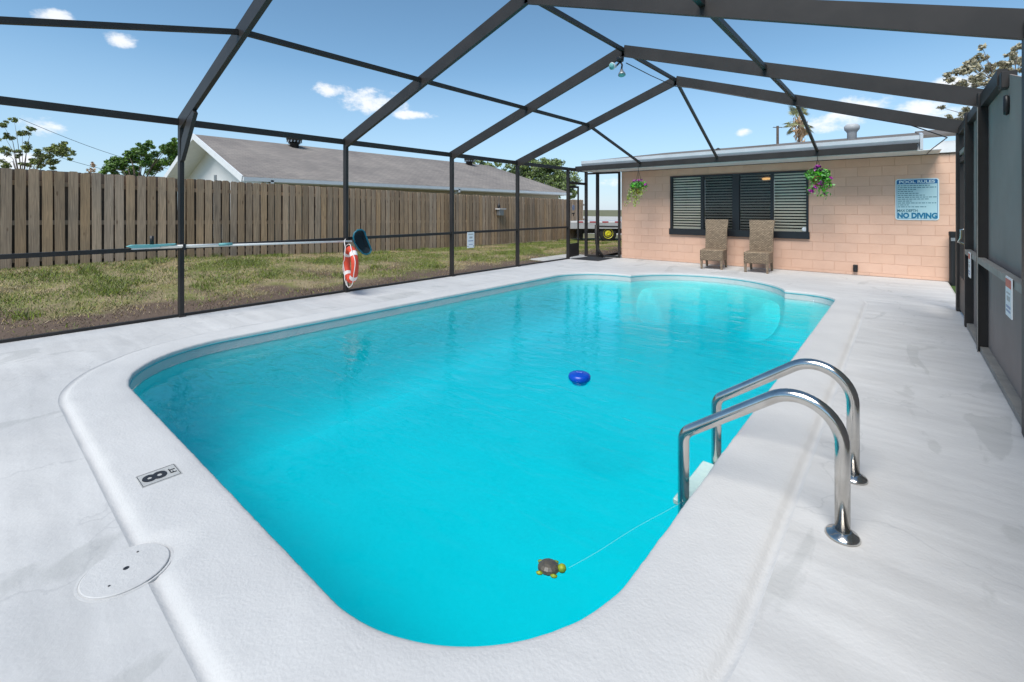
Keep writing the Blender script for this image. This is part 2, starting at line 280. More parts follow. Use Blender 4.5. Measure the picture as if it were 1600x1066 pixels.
# ------------------------------------------------------------------ mesh helpers
class MB:
    def __init__(s): s.v = []; s.f = []
    def add(s, vs, fs):
        o = len(s.v); s.v += [tuple(v) for v in vs]; s.f += [tuple(i + o for i in f) for f in fs]; return s
    def box(s, x0, x1, y0, y1, z0, z1, ch=0):
        if ch:
            bm = bmesh.new(); bmesh.ops.create_cube(bm, size=1)
            for v in bm.verts: v.co = ((x0 + x1) / 2 + v.co.x * (x1 - x0), (y0 + y1) / 2 + v.co.y * (y1 - y0), (z0 + z1) / 2 + v.co.z * (z1 - z0))
            bmesh.ops.bevel(bm, geom=list(bm.edges), offset=ch, segments=1, affect='EDGES', profile=.5)
            bm.verts.index_update(); s.add([v.co for v in bm.verts], [[v.index for v in f.verts] for f in bm.faces]); bm.free(); return s
        V = [(x0, y0, z0), (x1, y0, z0), (x1, y1, z0), (x0, y1, z0), (x0, y0, z1), (x1, y0, z1), (x1, y1, z1), (x0, y1, z1)]
        return s.add(V, [(0, 3, 2, 1), (4, 5, 6, 7), (0, 1, 5, 4), (1, 2, 6, 5), (2, 3, 7, 6), (3, 0, 4, 7)])
    def bar(s, p, q, w, h, up=(0, 0, 1)):
        p, q = Vector(p), Vector(q); d = (q - p).normalized(); up = Vector(up)
        a = d.cross(up).normalized() * (w / 2); b = a.cross(d).normalized() * (h / 2)
        V = [p - a - b, p + a - b, p + a + b, p - a + b, q - a - b, q + a - b, q + a + b, q - a + b]
        return s.add(V, [(0, 1, 2, 3), (7, 6, 5, 4), (0, 4, 5, 1), (1, 5, 6, 2), (2, 6, 7, 3), (3, 7, 4, 0)])
    def tube(s, pts, r, n=10, closed=False, cap=True):
        P = [Vector(p) for p in pts]; m = len(P); rs = r if isinstance(r, (list, tuple)) else [r] * m
        V = []; ref = None
        for i in range(m):
            if closed: t = P[(i + 1) % m] - P[i - 1]
            else: t = P[min(i + 1, m - 1)] - P[max(i - 1, 0)]
            t.normalize()
            if ref is None: ref = Vector((0, 0, 1)) if abs(t.z) < .9 else Vector((1, 0, 0))
            a = (ref - t * ref.dot(t)).normalized(); ref = a; b = t.cross(a)
            for k in range(n):
                an = 2 * math.pi * k / n; V.append(P[i] + (a * math.cos(an) + b * math.sin(an)) * rs[i])
        F = []
        for i in range(m if closed else m - 1):
            j = (i + 1) % m
            for k in range(n):
                l = (k + 1) % n; F.append((i * n + k, i * n + l, j * n + l, j * n + k))
        if cap and not closed: F.append(tuple(range(n - 1, -1, -1))); F.append(tuple((m - 1) * n + k for k in range(n)))
        return s.add(V, F)
    def lathe(s, prof, c, n=24, axis='z', sx=1, sy=1):
        c = Vector(c); V = []
        for r, z in prof:
            for k in range(n):
                a = 2 * math.pi * k / n; x, y = r * math.cos(a) * sx, r * math.sin(a) * sy
                V.append(c + (Vector((x, y, z)) if axis == 'z' else Vector((x, z, y)) if axis == 'y' else Vector((z, x, y))))
        F = []
        for i in range(len(prof) - 1):
            for k in range(n):
                l = (k + 1) % n; F.append((i * n + k, i * n + l, (i + 1) * n + l, (i + 1) * n + k))
        F.append(tuple(range(n - 1, -1, -1))); F.append(tuple((len(prof) - 1) * n + k for k in range(n)))
        return s.add(V, F)
    def prism(s, poly, f0, f1):
        """poly: list of 2-tuples, f0/f1 map (a,b)->3d for both ends"""
        n = len(poly); V = [f0(*p) for p in poly] + [f1(*p) for p in poly]
        return s.add(V, [tuple(range(n - 1, -1, -1)), tuple(range(n, 2 * n))] + [(i, (i + 1) % n, n + (i + 1) % n, n + i) for i in range(n)])
    def build(s, name, m, parent=None, smooth=False, local=False, fix=True):
        off = Vector((0, 0, 0)) if (local or parent is None) else world_loc(parent)
        me = bpy.data.meshes.new(name); me.from_pydata([tuple(Vector(v) - off) for v in s.v], [], s.f)
        if fix:
            bm = bmesh.new(); bm.from_mesh(me); bmesh.ops.recalc_face_normals(bm, faces=bm.faces); bm.to_mesh(me); bm.free()
        return link(name, me, m, parent, smooth)
def world_loc(o):
    v = Vector(o.location)
    while o.parent: o = o.parent; v = v + o.location
    return v
def link(name, me, m, parent=None, smooth=False):
    if m and not me.materials: me.materials.append(MATS[m])
    if smooth: me.polygons.foreach_set('use_smooth', [True] * len(me.polygons))
    o = bpy.data.objects.new(name, me); COL.objects.link(o)
    if parent: o.parent = parent
    return o
def tag(o, label=None, cat=None, group=None, kind=None):
    if label: o['label'] = label
    if cat: o['category'] = cat
    if group: o['group'] = group
    if kind: o['kind'] = kind
    return o
def thing(name, label, cat, loc=(0, 0, 0), rz=0, group=None):
    o = bpy.data.objects.new(name, None); COL.objects.link(o); o.location = loc; o.rotation_euler = (0, 0, rz); o.empty_display_size = .2
    return tag(o, label, cat, group)
def arc(c, r, a0, a1, n, fn): return [fn(c, r, R(a0 + (a1 - a0) * i / n)) for i in range(n + 1)]
def text_mesh(txt, size, bold=0, ext=.001, align='CENTER'):
    cu = bpy.data.curves.new('t', 'FONT'); cu.body = txt; cu.size = size; cu.extrude = ext; cu.offset = bold; cu.align_x = align; cu.align_y = 'CENTER'; cu.resolution_u = 3
    o = bpy.data.objects.new('t', cu); COL.objects.link(o)
    dg = bpy.context.evaluated_depsgraph_get(); me = bpy.data.meshes.new_from_object(o.evaluated_get(dg))
    bpy.data.objects.remove(o); bpy.data.curves.remove(cu); return me
def put_text(txt, size, mtx, m, parent, name='lettering', bold=0, width=None, height=None, align='CENTER'):
    me = text_mesh(txt, size, bold, align=align)
    xs = [v.co.x for v in me.vertices]; ys = [v.co.y for v in me.vertices]; sx = sy = 1
    if width: sx = width / (max(xs) - min(xs))
    if height: sy = height / (max(ys) - min(ys))
    me.transform(Matrix.Diagonal((sx, sy, 1, 1))); me.transform(mtx)
    if parent: me.transform(Matrix.Translation(-world_loc(parent)))
    me.materials.clear()
    return link(name, me, m, parent)
def leaves(name, pts, size, m, parent=None, flat=0, aspect=.45, kind=None, droop=0):
    """pts (n,3) world; one 4-vertex leaf at each"""
    n = len(pts); d = rng.normal(size=(n, 3)); d[:, 2] = d[:, 2] * (1 - flat) - droop; d /= np.linalg.norm(d, axis=1)[:, None]
    e = np.cross(d, rng.normal(size=(n, 3))); e /= np.linalg.norm(e, axis=1)[:, None]
    s = size * rng.uniform(.6, 1.35, n)[:, None]
    V = np.stack([pts - d * s * .5, pts + e * s * aspect * .5, pts + d * s * .5, pts - e * s * aspect * .5], 1).reshape(-1, 3)
    if parent: V = V - np.array(world_loc(parent))
    me = bpy.data.meshes.new(name); me.vertices.add(4 * n); me.vertices.foreach_set('co', V.astype(np.float32).ravel())
    me.loops.add(4 * n); me.loops.foreach_set('vertex_index', np.arange(4 * n, dtype=np.int32)); me.polygons.add(n)
    me.polygons.foreach_set('loop_start', np.arange(0, 4 * n, 4, dtype=np.int32)); me.update(calc_edges=True); me.validate()
    o = link(name, me, m, parent)
    if kind: o['kind'] = kind
    return o
def cloud(c, r, n, hollow=.3):
    d = rng.normal(size=(n, 3)); d /= np.linalg.norm(d, axis=1)[:, None]
    return np.array(c) + d * np.array(r) * (hollow + (1 - hollow) * rng.random(n) ** .6)[:, None]

# ------------------------------------------------------------------ ground, deck, pool
XL, XR = -7.22, .60
def gz(x, y):
    zf = np.interp(y, [-2, 3, 4.7, 8.2, 11, 14.6, 20], [.33, .33, .26, .11, .05, -.03, -.10])
    s = min(1, max(0, (-7.25 - x) / 4.7)); s = s * s * (3 - 2 * s)
    return -.045 + (zf + .045) * s
m = MB(); m.add([(-900, -900, -.16), (900, -900, -.16), (900, 900, -.16), (-900, 900, -.16)], [(0, 1, 2, 3)])
# the far ground is left open under the deck and the pool
def ring_sheet(name, mname, outer, hole, z):
    polys = [[Vector((x, y, z)) for x, y in outer], [Vector((x, y, z)) for x, y in hole]]
    tr = tessellate_polygon(polys); V = [v for p in polys for v in p]
    b = MB(); b.add(V, [tuple(t) for t in tr]); o = b.build(name, mname)
    if o.data.polygons[0].normal.z < 0: o.data.flip_normals()
    return o
tag(ring_sheet('ground', 'far_ground', [(-900, -900), (900, -900), (900, 900), (-900, 900)], [(-7.0, -.7), (-7.0, 12.2), (.4, 12.2), (.4, -.7)], -.16), kind='structure')
xs = np.linspace(-13.6, -7.24, 34); ys = np.linspace(-3, 22, 90)
V = [(x, y, gz(x, y) + .012 * math.sin(x * 3.1 + y * 1.7) * math.sin(y * 2.3 - x)) for y in ys for x in xs]
F = [(j * 34 + i, j * 34 + i + 1, (j + 1) * 34 + i + 1, (j + 1) * 34 + i) for j in range(89) for i in range(33)]
tag(MB().add(V, F).build('lawn', 'yard', smooth=True), kind='structure')
tag(MB().add([(.66, 8.7, -.05), (7, 8.7, -.05), (7, 14, -.05), (.66, 14, -.05)], [(0, 1, 2, 3)]).build('turf', 'turf'), kind='structure')
tag(MB().box(-11, 3, 20.4, 20.8, -.3, -.11).box(-9.5, -2, 13.6, 20.3, -.3, -.12).build('driveway', 'concrete'), kind='structure')
tag(MB().box(-60, 20, 26, 90, -.3, -.13).build('street', 'concrete'), kind='structure')
tag(MB().box(-8.15, -7.3, 10.45, 12.5, -.2, -.012, .02).build('concrete_slab', 'concrete'), kind='structure')

AC = (-2.97, 8.72)
def outline(d, dense=1):
    x0, x1, y0, y1 = -5.62 - d, -.79 + d, .86 - d, 9.12 + d
    rnl, rnr, rfr, rfl = 1.05 + d, .78 + d, max(.04, .5 + d), 1.0 + d
    Ra = 1.48 + (.8 * d if d > 0 else d); hc = math.sqrt(Ra ** 2 - (y1 - AC[1]) ** 2)
    P = []
    def line(a, b, n):
        for i in range(n): t = i / n; P.append((a[0] + (b[0] - a[0]) * t, a[1] + (b[1] - a[1]) * t))
    def ar(c, r, a0, a1, n):
        for i in range(n): t = R(a0 + (a1 - a0) * i / n); P.append((c[0] + r * math.cos(t), c[1] + r * math.sin(t)))
    k = dense
    line((x0 + rnl, y0), (x1 - rnr, y0), 60 * k); ar((x1 - rnr, y0 + rnr), rnr, -90, 0, 24 * k)
    line((x1, y0 + rnr), (x1, y1 - rfr), 60 * k); ar((x1 - rfr, y1 - rfr), rfr, 0, 90, 12 * k)
    line((x1 - rfr, y1), (AC[0] + hc, y1), 6 * k)
    a0 = math.degrees(math.atan2(y1 - AC[1], hc)); ar(AC, Ra, a0, 180 - a0, 40 * k)
    line((AC[0] - hc, y1), (x0 + rfl, y1), 4 * k); ar((x0 + rfl, y1 - rfl), rfl, 90, 180, 16 * k)
    line((x0, y1 - rfl), (x0, y0 + rnl), 60 * k); ar((x0 + rnl, y0 + rnl), rnl, 180, 270, 24 * k)
    return P
tag(ring_sheet('pool_deck', 'deck', [(XL - .06, -.85), (.66, -.85), (.66, 12.298), (XL - .06, 12.298)], outline(.407), 0.0), kind='structure')
tag(MB().box(XL - .08, XL - .06, -.85, 12.3, -.25, -.002).build('deck_edge', 'concrete'), kind='structure')
tag(MB().box(.66, .68, -.85, 12.3, -.25, -.002).build('deck_edge', 'concrete'), kind='structure')

pool = thing('swimming_pool', 'turquoise swimming pool with rounded corners and a curved step end', 'pool', (-3.2, 5, 0))
LID = (-2.305, .415)
def strip(rings, closed=True):
    n = len(rings[0]); b = MB(); V = [p for r in rings for p in r]
    F = [(i * n + k, i * n + (k + 1) % n, (i + 1) * n + (k + 1) % n, (i + 1) * n + k) for i in range(len(rings) - 1) for k in range(n)]
    return b.add(V, F)
from mathutils import noise as mnoise
prof = [(0.0, -.135), (0.0, -.05), (.0, -.012), (.003, .002), (.010, .009), (.024, .013), (.08, .016), (.13, .017), (.18, .017), (.24, .017), (.29, .017), (.325, .016), (.345, .013), (.358, .007), (.368, -.002), (.378, -.007), (.39, -.008), (.400, -.004), (.408, -.0005)]
rings = []
for d, z in prof:
    r = []
    for (x, y) in outline(d, 4):
        nz = mnoise.noise(Vector((x * 7, y * 7, 3))) * .004 + mnoise.noise(Vector((x * 28, y * 28, 9))) * .003
        zz = z
        if d > .34 and d < .395: zz += .0035 * mnoise.noise(Vector((x * 5, y * 5, 0))) * 1.4
        if -.03 < z and d > .05:
            q = math.hypot(x - LID[0], y - LID[1])
            if q < .20: t = min(1, max(0, (q - .148) / .04)); zz = min(zz, -.002 + (zz + .002) * t * t * (3 - 2 * t))
        if d < .05:
            x += nz; y += nz * .8
        r.append((x, y, zz))
    rings.append(r)
strip(rings).build('coping', 'coping', pool, True)
def floor_z(y): return float(np.interp(y, [0.86, 2.6, 6.2, 9.2], [-1.2, -1.2, -.97, -.90]))
rings = []
for d, k in [(.004, 0), (.004, .05), (0, .16), (-.012, .32), (-.04, .5), (-.09, .66), (-.16, .79), (-.25, .90), (-.35, .97), (-.45, 1.0)]:
    rings.append([(x, y, -.10 + (floor_z(y) + .10) * k) for x, y in outline(d, 1)])
b = strip(rings); n = len(rings[0]); last = rings[-1]
tr = tessellate_polygon([[Vector((p[0], p[1], 0)) for p in last]]); o = len(b.v) - n
# floor: rows across the pool so that the slope is followed
b.build('shell', 'shell', pool, True)
xs = np.linspace(-5.7, -.7, 3); ys = np.linspace(.8, 10.3, 60)
V = [(x, y, floor_z(y) + .004) for y in ys for x in xs]; F = [(j * 3 + i, j * 3 + i + 1, j * 3 + i + 4, j * 3 + i + 3) for j in range(59) for i in range(2)]
MB().add(V, F).build('pool_floor', 'shell', pool, True)
V = []; na, nr = 72, 18
def sst(t): t = min(1, max(0, t)); return t * t * (3 - 2 * t)
for i in range(na + 1):
    a = R(2 + 176 * i / na); side = sst((min(a, math.pi - a) - R(6)) / R(26))
    for k in range(nr + 1):
        rr_ = 1.478 - .95 * k / nr; q = 1.478 - rr_
        z = -.30 - .20 * sst((q - .20) / .25) - .45 * sst((q - .38) / .5)
        V.append((AC[0] + rr_ * math.cos(a), AC[1] + rr_ * math.sin(a), -.96 + (z + .96) * side))
MB().add(V, [(i * (nr + 1) + k, i * (nr + 1) + k + 1, (i + 1) * (nr + 1) + k + 1, (i + 1) * (nr + 1) + k) for i in range(na) for k in range(nr)]).build('entry_steps', 'shell', pool, True)
strip([[(x, y, z) for x, y in outline(dd_, 2)] for dd_, z in ((.002, -.022), (-.004, -.024), (-.004, -.040), (.002, -.042))]).build('waterline_trim', 'trim_teal', pool, True)
# depth marker
mk = MB().box(-.085, .085, -.072, .072, 0, .004, .001)
ang = R(98)   # reads from outside the pool
mo = mk.build('depth_marker', 'tile_grey', pool, local=True); mo.location = Vector((-2.955, .665, .0155)) - pool.location; mo.rotation_euler = (0, 0, 0)
mo['label'] = 'worn grey depth tile reading 8 FT set into the coping'
mo.data.transform(Matrix.Rotation(R(90), 4, 'Z'))
for txt, sz, dx, dy, w, h in (('8', .17, -.02, 0, .085, .115), ('FT', .05, .0, .05, .05, .03)): pass
def decal(txt, at, rot, m_, par, w, h, bold=0, nm='lettering'):
    me = text_mesh(txt, .1, bold)
    xs_ = [v.co.x for v in me.vertices]; ys_ = [v.co.y for v in me.vertices]; cx = (max(xs_) + min(xs_)) / 2; cy = (max(ys_) + min(ys_)) / 2
    me.transform(Matrix.Translation((-cx, -cy, 0))); me.transform(Matrix.Diagonal((w / (max(xs_) - min(xs_)), h / (max(ys_) - min(ys_)), 1, 1)))
    me.transform(Matrix.Translation(at) @ Matrix.Rotation(rot, 4, 'Z')); me.materials.clear()
    return link(nm, me, m_, par)
decal('8', (0, -.018, .0052), R(180), 'ink_black', mo, .082, .104, .003)
decal('FT', (.0, .058, .0052), R(180), 'ink_black', mo, .056, .026, .001)
MB().box(-.068, .068, .078, .080, .004, .0052).box(-.068, .068, -.080, -.078, .004, .0052).box(-.068, -.066, -.078, .078, .004, .0052).box(.066, .068, -.078, .078, .004, .0052).build('border_line', 'ink_black', mo, local=True)

wt = ring_sheet
Pw = outline(-.001, 2); polys = [[Vector((x, y, -.125)) for x, y in Pw]]
wo = MB().add(polys[0], [tuple(t) for t in tessellate_polygon(polys)]).build('water', 'water', fix=False)
if wo.data.polygons[0].normal.z < 0: wo.data.flip_normals()
tag(wo, kind='structure')

# skimmer lid
sk = thing('skimmer_lid', 'round white skimmer lid set in the deck beside the coping', 'lid', (LID[0], LID[1], 0))
MB().lathe([(.136, -.03), (.136, .004), (.133, .006), (.05, .0075), (.0, .0078)], (0, 0, 0), 48).build('cover', 'coping', sk, local=True)
MB().lathe([(.148, -.03), (.148, .001), (.140, .001), (.140, -.03)], (0, 0, 0), 48).build('rim', 'coping', sk, local=True)
MB().lathe([(.010, .004), (.010, .0082), (.009, .0084)], (0, 0, 0), 16).build('finger_hole', 'ink_black', sk, local=True)
for sx_, sy_ in ((-.075, .05), (.06, -.06)):
    MB().lathe([(.004, .004), (.004, .0082), (.003, .0084)], (sx_, sy_, 0), 10).build('screw', 'ink_black', sk, local=True)
MB().lathe([(.02, -.002), (.02, .012), (.014, .016)], (-6.3, 5.2, 0), 14).lathe([(.035, 0), (.035, .003), (.03, .004)], (-6.3, 5.2, 0), 16)

# ------------------------------------------------------------------ pool cage
cage = thing('pool_cage', 'dark bronze aluminium pool enclosure frame with gabled roof beams', 'pool cage', ((XL + XR) / 2, 5, 0))
XM = (XL + XR) / 2; ZE, ZR = 2.54, 3.86
RY = [1.86, 4.21, 6.63, 8.8]; YH = 11.4; YF = -.75
def br(name, p, q, w, h, up=(0, 0, 1), m_='bronze'): return MB().bar(p, q, w, h, up).build(name, m_, cage)
def zr(x): return ZE + (ZR - ZE) * (1 - abs(x - XM) / (XR - XM))
for y in RY:
    br('rafter', (XL - .02, y, ZE - .02), (XM, y, ZR), .05, .17); br('rafter', (XM, y, ZR), (XR + .02, y, ZE - .02), .05, .172)
    MB().box(XL - .045, XL + .045, y - .026, y + .026, .003, ZE + .03, .004).build('post', 'bronze', cage)
    if y < 2: MB().prism([(XL + .045, 2.02), (XL + .10, 2.04), (XL + .60, 2.58), (XL + .46, 2.68), (XL + .10, 2.30)], lambda a, c: (a, y - .022, c), lambda a, c: (a, y + .022, c)).build('knee_brace', 'bronze', cage)
    MB().box(XL - .07, XL + .07, y - .04, y + .04, .002, .02, .004).build('post_foot', 'bronze', cage)
for y in (YF, 11.05, 12.03):
    MB().box(XL - .045, XL + .045, y - .026, y + .026, .003, ZE + .03, .004).build('post', 'bronze', cage)
ypts = [YF] + RY + [11.05, 12.03]
for a, c in zip(ypts[:-1], ypts[1:]):
    br('eave_beam', (XL, a + .027, ZE), (XL, c - .027, ZE), .05, .085)
    if c < 11.5:
        br('mid_rail', (XL, a + .027, .905), (XL, c - .027, .90), .05, .05)
        br('bottom_rail', (XL, a + .027, .018), (XL, c - .027, .018), .05, .03)
for xp in (XM - 1.9, XM + 1.97):
    z = zr(xp) - .03
    for a, c in zip(RY[:-1], RY[1:]): br('purlin', (xp, a + .026, z + .04), (xp, c - .026, z + .04), .05, .055)
    br('purlin', (xp, RY[-1] + .026, z + .03), (xp, YH, 2.60), .045, .05); br('purlin', (xp, RY[0] - .026, z + .03), (xp, YF, 2.60), .045, .05)
for a, c in zip(RY[:-1], RY[1:]): br('ridge_purlin', (XM, a + .026, ZR + .01), (XM, c - .026, ZR + .01), .05, .055)
br('ridge_purlin', (XM, RY[-1] + .026, ZR), (XM, YH, 2.60), .045, .05); br('ridge_purlin', (XM, RY[0] - .026, ZR), (XM, YF, 2.60), .045, .05)
br('header_beam', (XL + .03, YF, 2.55), (XR, YF, 2.55), .05, .12)
for x_ in (XL + 2.6, XL + 5.2): MB().box(x_ - .03, x_ + .03, YF - .045, YF + .045, .003, 2.49, .004).build('post', 'bronze', cage)
br('header_beam', (XL + .03, YH, 2.565), (.22, YH, 2.565), .05, .13)
br('header_beam', (XL, 11.05, 2.53), (XL + .03, YH, 2.55), .05, .08)
# screen door bay on the left, by the house
MB().box(XL - .02, XL + .02, 11.08, 12.0, 2.12, 2.19).build('door_header', 'bronze', cage)
d = bpy.data.objects.new('door', None); COL.objects.link(d); d.parent = cage; dh = Vector((XL - .01, 11.10, 0)); d.location = dh - cage.location; d.rotation_euler = (0, 0, R(7))
dd = MB()
MB().box(-.015, .015, 0, .055, .04, 2.08).build('stile', 'bronze', d, local=True); MB().box(-.015, .015, .60, .655, .04, 2.08).build('stile', 'bronze', d, local=True)
MB().box(-.015, .015, .055, .60, 2.02, 2.08).build('top_rail', 'bronze', d, local=True)
MB().box(-.012, .012, .055, .60, .04, .42).build('kick_panel', 'bronze', d, local=True)
MB().box(-.02, .02, .61, .64, .95, 1.10).build('handle', 'black_plastic', d, local=True)
MB().lathe([(.0, -.004), (.085, -.003), (.085, .003), (0, .004)], (0, .30, 1.45), 20, 'x').build('sticker', 'paper_blue', d, local=True)
MB().box(-.006, .006, .22, .38, 1.27, 1.30).box(-.006, .006, .285, .315, 1.20, 1.27).build('sticker_stand', 'ink_black', d, local=True)
# return wall between cage corner and house
MB().box(-6.88, -6.79, 12.0, 12.06, .003, 2.48, .004).build('post', 'bronze', cage)
MB().box(-6.27, -6.21, 12.20, 12.26, .003, 2.48, .004).build('post', 'bronze', cage)
br('mid_rail', (-6.79, 12.04, .90), (-6.27, 12.2, .90), .04, .05); br('bottom_rail', (XL + .04, 12.03, .03), (-6.27, 12.2, .03), .05, .05)
br('top_rail', (XL + .04, 12.03, 2.46), (-6.27, 12.2, 2.46), .05, .05)
MB().tube([(-6.83, 11.94, .95), (-6.83, 11.93, .6), (-6.81, 11.93, .4), (-6.75, 11.94, .2), (-6.62, 11.98, .02)], .04, 10).build('curved_stay', 'bronze', cage, True)
# right wall
for y, w in ((4.21, .05), (6.5, .05), (7.72, .05), (8.85, .06)):
    MB().box(XR - .03, XR + .10, y - w, y + w, .003, ZE + .01, .005).build('post', 'bronze', cage)
MB().box(XR - .035, XR - .031, 6.41, 6.445, .003, 2.4).build('edge_trim', 'rail_top', cage)
br('eave_beam', (XR + .02, 5.42, 2.47), (XR + .02, 6.45, 2.47), .06, .13); br('eave_beam', (XR + .02, 6.55, 2.47), (XR + .02, 7.67, 2.47), .06, .10)
br('eave_beam', (XR + .02, 7.77, 2.47), (XR + .02, 8.79, 2.47), .06, .10)
br('bottom_rail', (XR + .02, 4.26, .03), (XR + .02, 6.44, .03), .07, .05, m_='rail_top'); br('bottom_rail', (XR + .02, 6.56, .03), (XR + .02, 7.66, .03), .07, .05, m_='rail_top')
br('mid_rail', (XR - .005, 1.0, .90), (XR - .005, 6.44, .90), .05, .055, m_='rail_top'); br('mid_rail', (XR - .005, 6.56, .90), (XR - .005, 7.66, .90), .05, .055, m_='rail_top')
MB().prism([(6.45, .05), (6.45, 2.41), (5.42, 2.41), (5.36, 2.475), (4.26, 2.19), (4.26, .05)], lambda a, c: (XR + .045, a, c), lambda a, c: (XR + .055, a, c)).build('screen_panel', 'screen_grey', cage)
MB().box(XR + .045, XR + .055, 1.0, 4.16, .05, 2.17).build('screen_panel', 'screen_grey', cage)
MB().box(XR + .045, XR + .055, 6.56, 7.66, .05, 2.42).build('screen_panel', 'screen_grey', cage)
MB().box(XR + .0, XR + .09, 5.30, 5.42, 2.36, 2.49, .004).build('beam_end', 'bronze', cage)
# gate on the right
gt = MB().box(XR, XR + .04, 7.79, 7.85, .05, 2.1).box(XR, XR + .04, 8.72, 8.78, .05, 2.1).box(XR, XR + .04, 7.85, 8.72, 2.03, 2.1).box(XR, XR + .04, 7.85, 8.72, .05, .5).build('gate', 'bronze', cage)
MB().tube([(XR - .005, 7.86, 1.16), (XR - .05, 7.87, 1.15), (XR - .05, 7.9, 1.05), (XR - .07, 7.93, 1.0), (XR - .01, 7.93, .97)], .012, 8).build('latch', 'steel', gt, True)
MB().box(XR, XR + .04, 7.79, 8.78, 2.14, 2.19).build('door_header', 'rail_top', cage)
# wire to the roof lamp
MB().tube([(XM + .05, 6.62, 3.66), (XM + .02, 7.6, 3.69), (XM, 8.74, 3.74), (XM + .3, 8.74, zr(XM + .3) - .10), (XR - .5, 8.74, zr(XR - .5) - .11), (XR - .1, 9.2, 2.44), (XR - .2, 11.0, 2.46), (XR - .25, 11.9, 2.44)], .008, 6).build('cable', 'black_plastic', cage, True)

# ------------------------------------------------------------------ block house
house = thing('block_house', 'peach painted concrete block house wall with dark window and white eaves', 'house', (-2.7, 12.3, 0))
HX0, HX1 = -6.21, 1.9; WX0, WX1, WZ0, WZ1 = -4.77, -1.61, .74, 2.285
b = MB().box(HX0 + .01, WX0 + .02, 12.306, 12.5, 0, 2.52).box(WX1 - .02, HX1, 12.306, 12.5, 0, 2.52).box(WX0 + .02, WX1 - .02, 12.306, 12.5, 0, WZ0 + .03).box(WX0 + .02, WX1 - .02, 12.306, 12.5, WZ1 - .03, 2.52)
b.box(HX0 + .01, HX0 + .2, 12.5, 18, 0, 2.52).box(HX1 - .2, HX1, 12.5, 18, 0, 2.52)
wall = b.build('wall', 'mortar', house)
BH = .2032; BW = .4064; cache = {}
def block(x0, x1, z0, z1):
    w, h = round(x1 - x0 - .006, 4), round(z1 - z0 - .006, 4)
    if w < .03 or h < .02: return
    if (w, h) not in cache:
        t = MB().box(-w / 2, w / 2, 0, .09, -h / 2, h / 2, .003); o = t.build('block', 'block', wall, local=True); cache[(w, h)] = o.data
    else: o = link('block', cache[(w, h)], None, wall)
    o.location = Vector(((x0 + x1) / 2, 12.30, (z0 + z1) / 2)) - house.location
for k in range(13):
    z1 = 2.505 - k * BH; z0 = max(.004, z1 - BH)
    x = HX0 - (BW / 2 if k % 2 else 0)
    while x < .95:
        a, c = max(x, HX0), min(x + BW, .95); segs = [(a, c)]
        if z1 > WZ0 + .1 and z0 < WZ1 - .02:
            segs = []
            if a < WX0 + .03: segs.append((a, min(c, WX0 + .03)))
            if c > WX1 - .03: segs.append((max(a, WX1 - .03), c))
        for s0, s1 in segs: block(s0, s1, z0, z1)
        x += BW
# window
win = MB()
win.box(WX0, WX1, 12.275, 12.40, WZ1 - .05, WZ1).box(WX0, WX0 + .055, 12.276, 12.40, WZ0 + .15, WZ1 - .05).box(WX1 - .045, WX1, 12.276, 12.40, WZ0 + .15, WZ1 - .05)
win.box(-3.21, -3.05, 12.272, 12.40, WZ0 + .15, WZ1 - .05)
wo_ = win.build('window', 'window_frame', house)
MB().box(WX0 - .02, WX1 + .02, 12.24, 12.40, WZ0 - .01, WZ0 + .15, .006).build('sill', 'window_frame', wo_)
for x0, x1 in ((-3.975, -3.90), (-2.375, -2.315)): MB().box(x0, x1, 12.285, 12.38, WZ0 + .15, WZ1 - .05).build('mullion', 'window_frame', wo_)
panes = [(WX0 + .055, -3.975, 0), (-3.90, -3.21, 1), (-3.05, -2.375, 1), (-2.315, WX1 - .045, 0)]
for x0, x1, dk in panes:
    MB().box(x0, x1, 12.31, 12.314, WZ0 + .15, WZ1 - .05).build('pane', 'glass_screened' if dk else 'glass', wo_)
    nsl = 20; sm = None
    for i in range(nsl):
        z = WZ0 + .19 + i * (WZ1 - WZ0 - .25) / (nsl - 1)
        if sm is None:
            t = MB().bar((-(x1 - x0) / 2 + .008, 0, 0), ((x1 - x0) / 2 - .008, 0, 0), .004, .038, (0, -.3, 1)); o = t.build('slat', 'slat_light', wo_, local=True); sm = o.data
        else: o = link('slat', sm, None, wo_)
        o.location = Vector(((x0 + x1) / 2, 12.345, z)) - house.location
    MB().box(x0, x1, 12.41, 12.42, WZ0 + .15, WZ1 - .05).build('dark_backing', 'dark_room', wo_)
    if not dk: MB().box(x0 + .005, x1 - .005, 12.34, 12.375, WZ0 + .152, WZ0 + .178).build('blind_bottom_rail', 'slat_light', wo_)
MB().lathe([(0, -.004), (.05, -.003), (.05, .003), (0, .004)], (-1.69, 12.304, WZ0 + .21), 20, 'y').build('round_sticker', 'paper_white', wo_)
MB().lathe([(.0, 0), (.05, .005), (.065, .03), (.05, .045), (0, .05)], (-2.47, 12.325, 2.10), 16, 'z', 1.5, .15).build('lamp_reflection', 'amber', wo_)  # added glowing disc, painted reflection of a lamp; no lamp hangs here
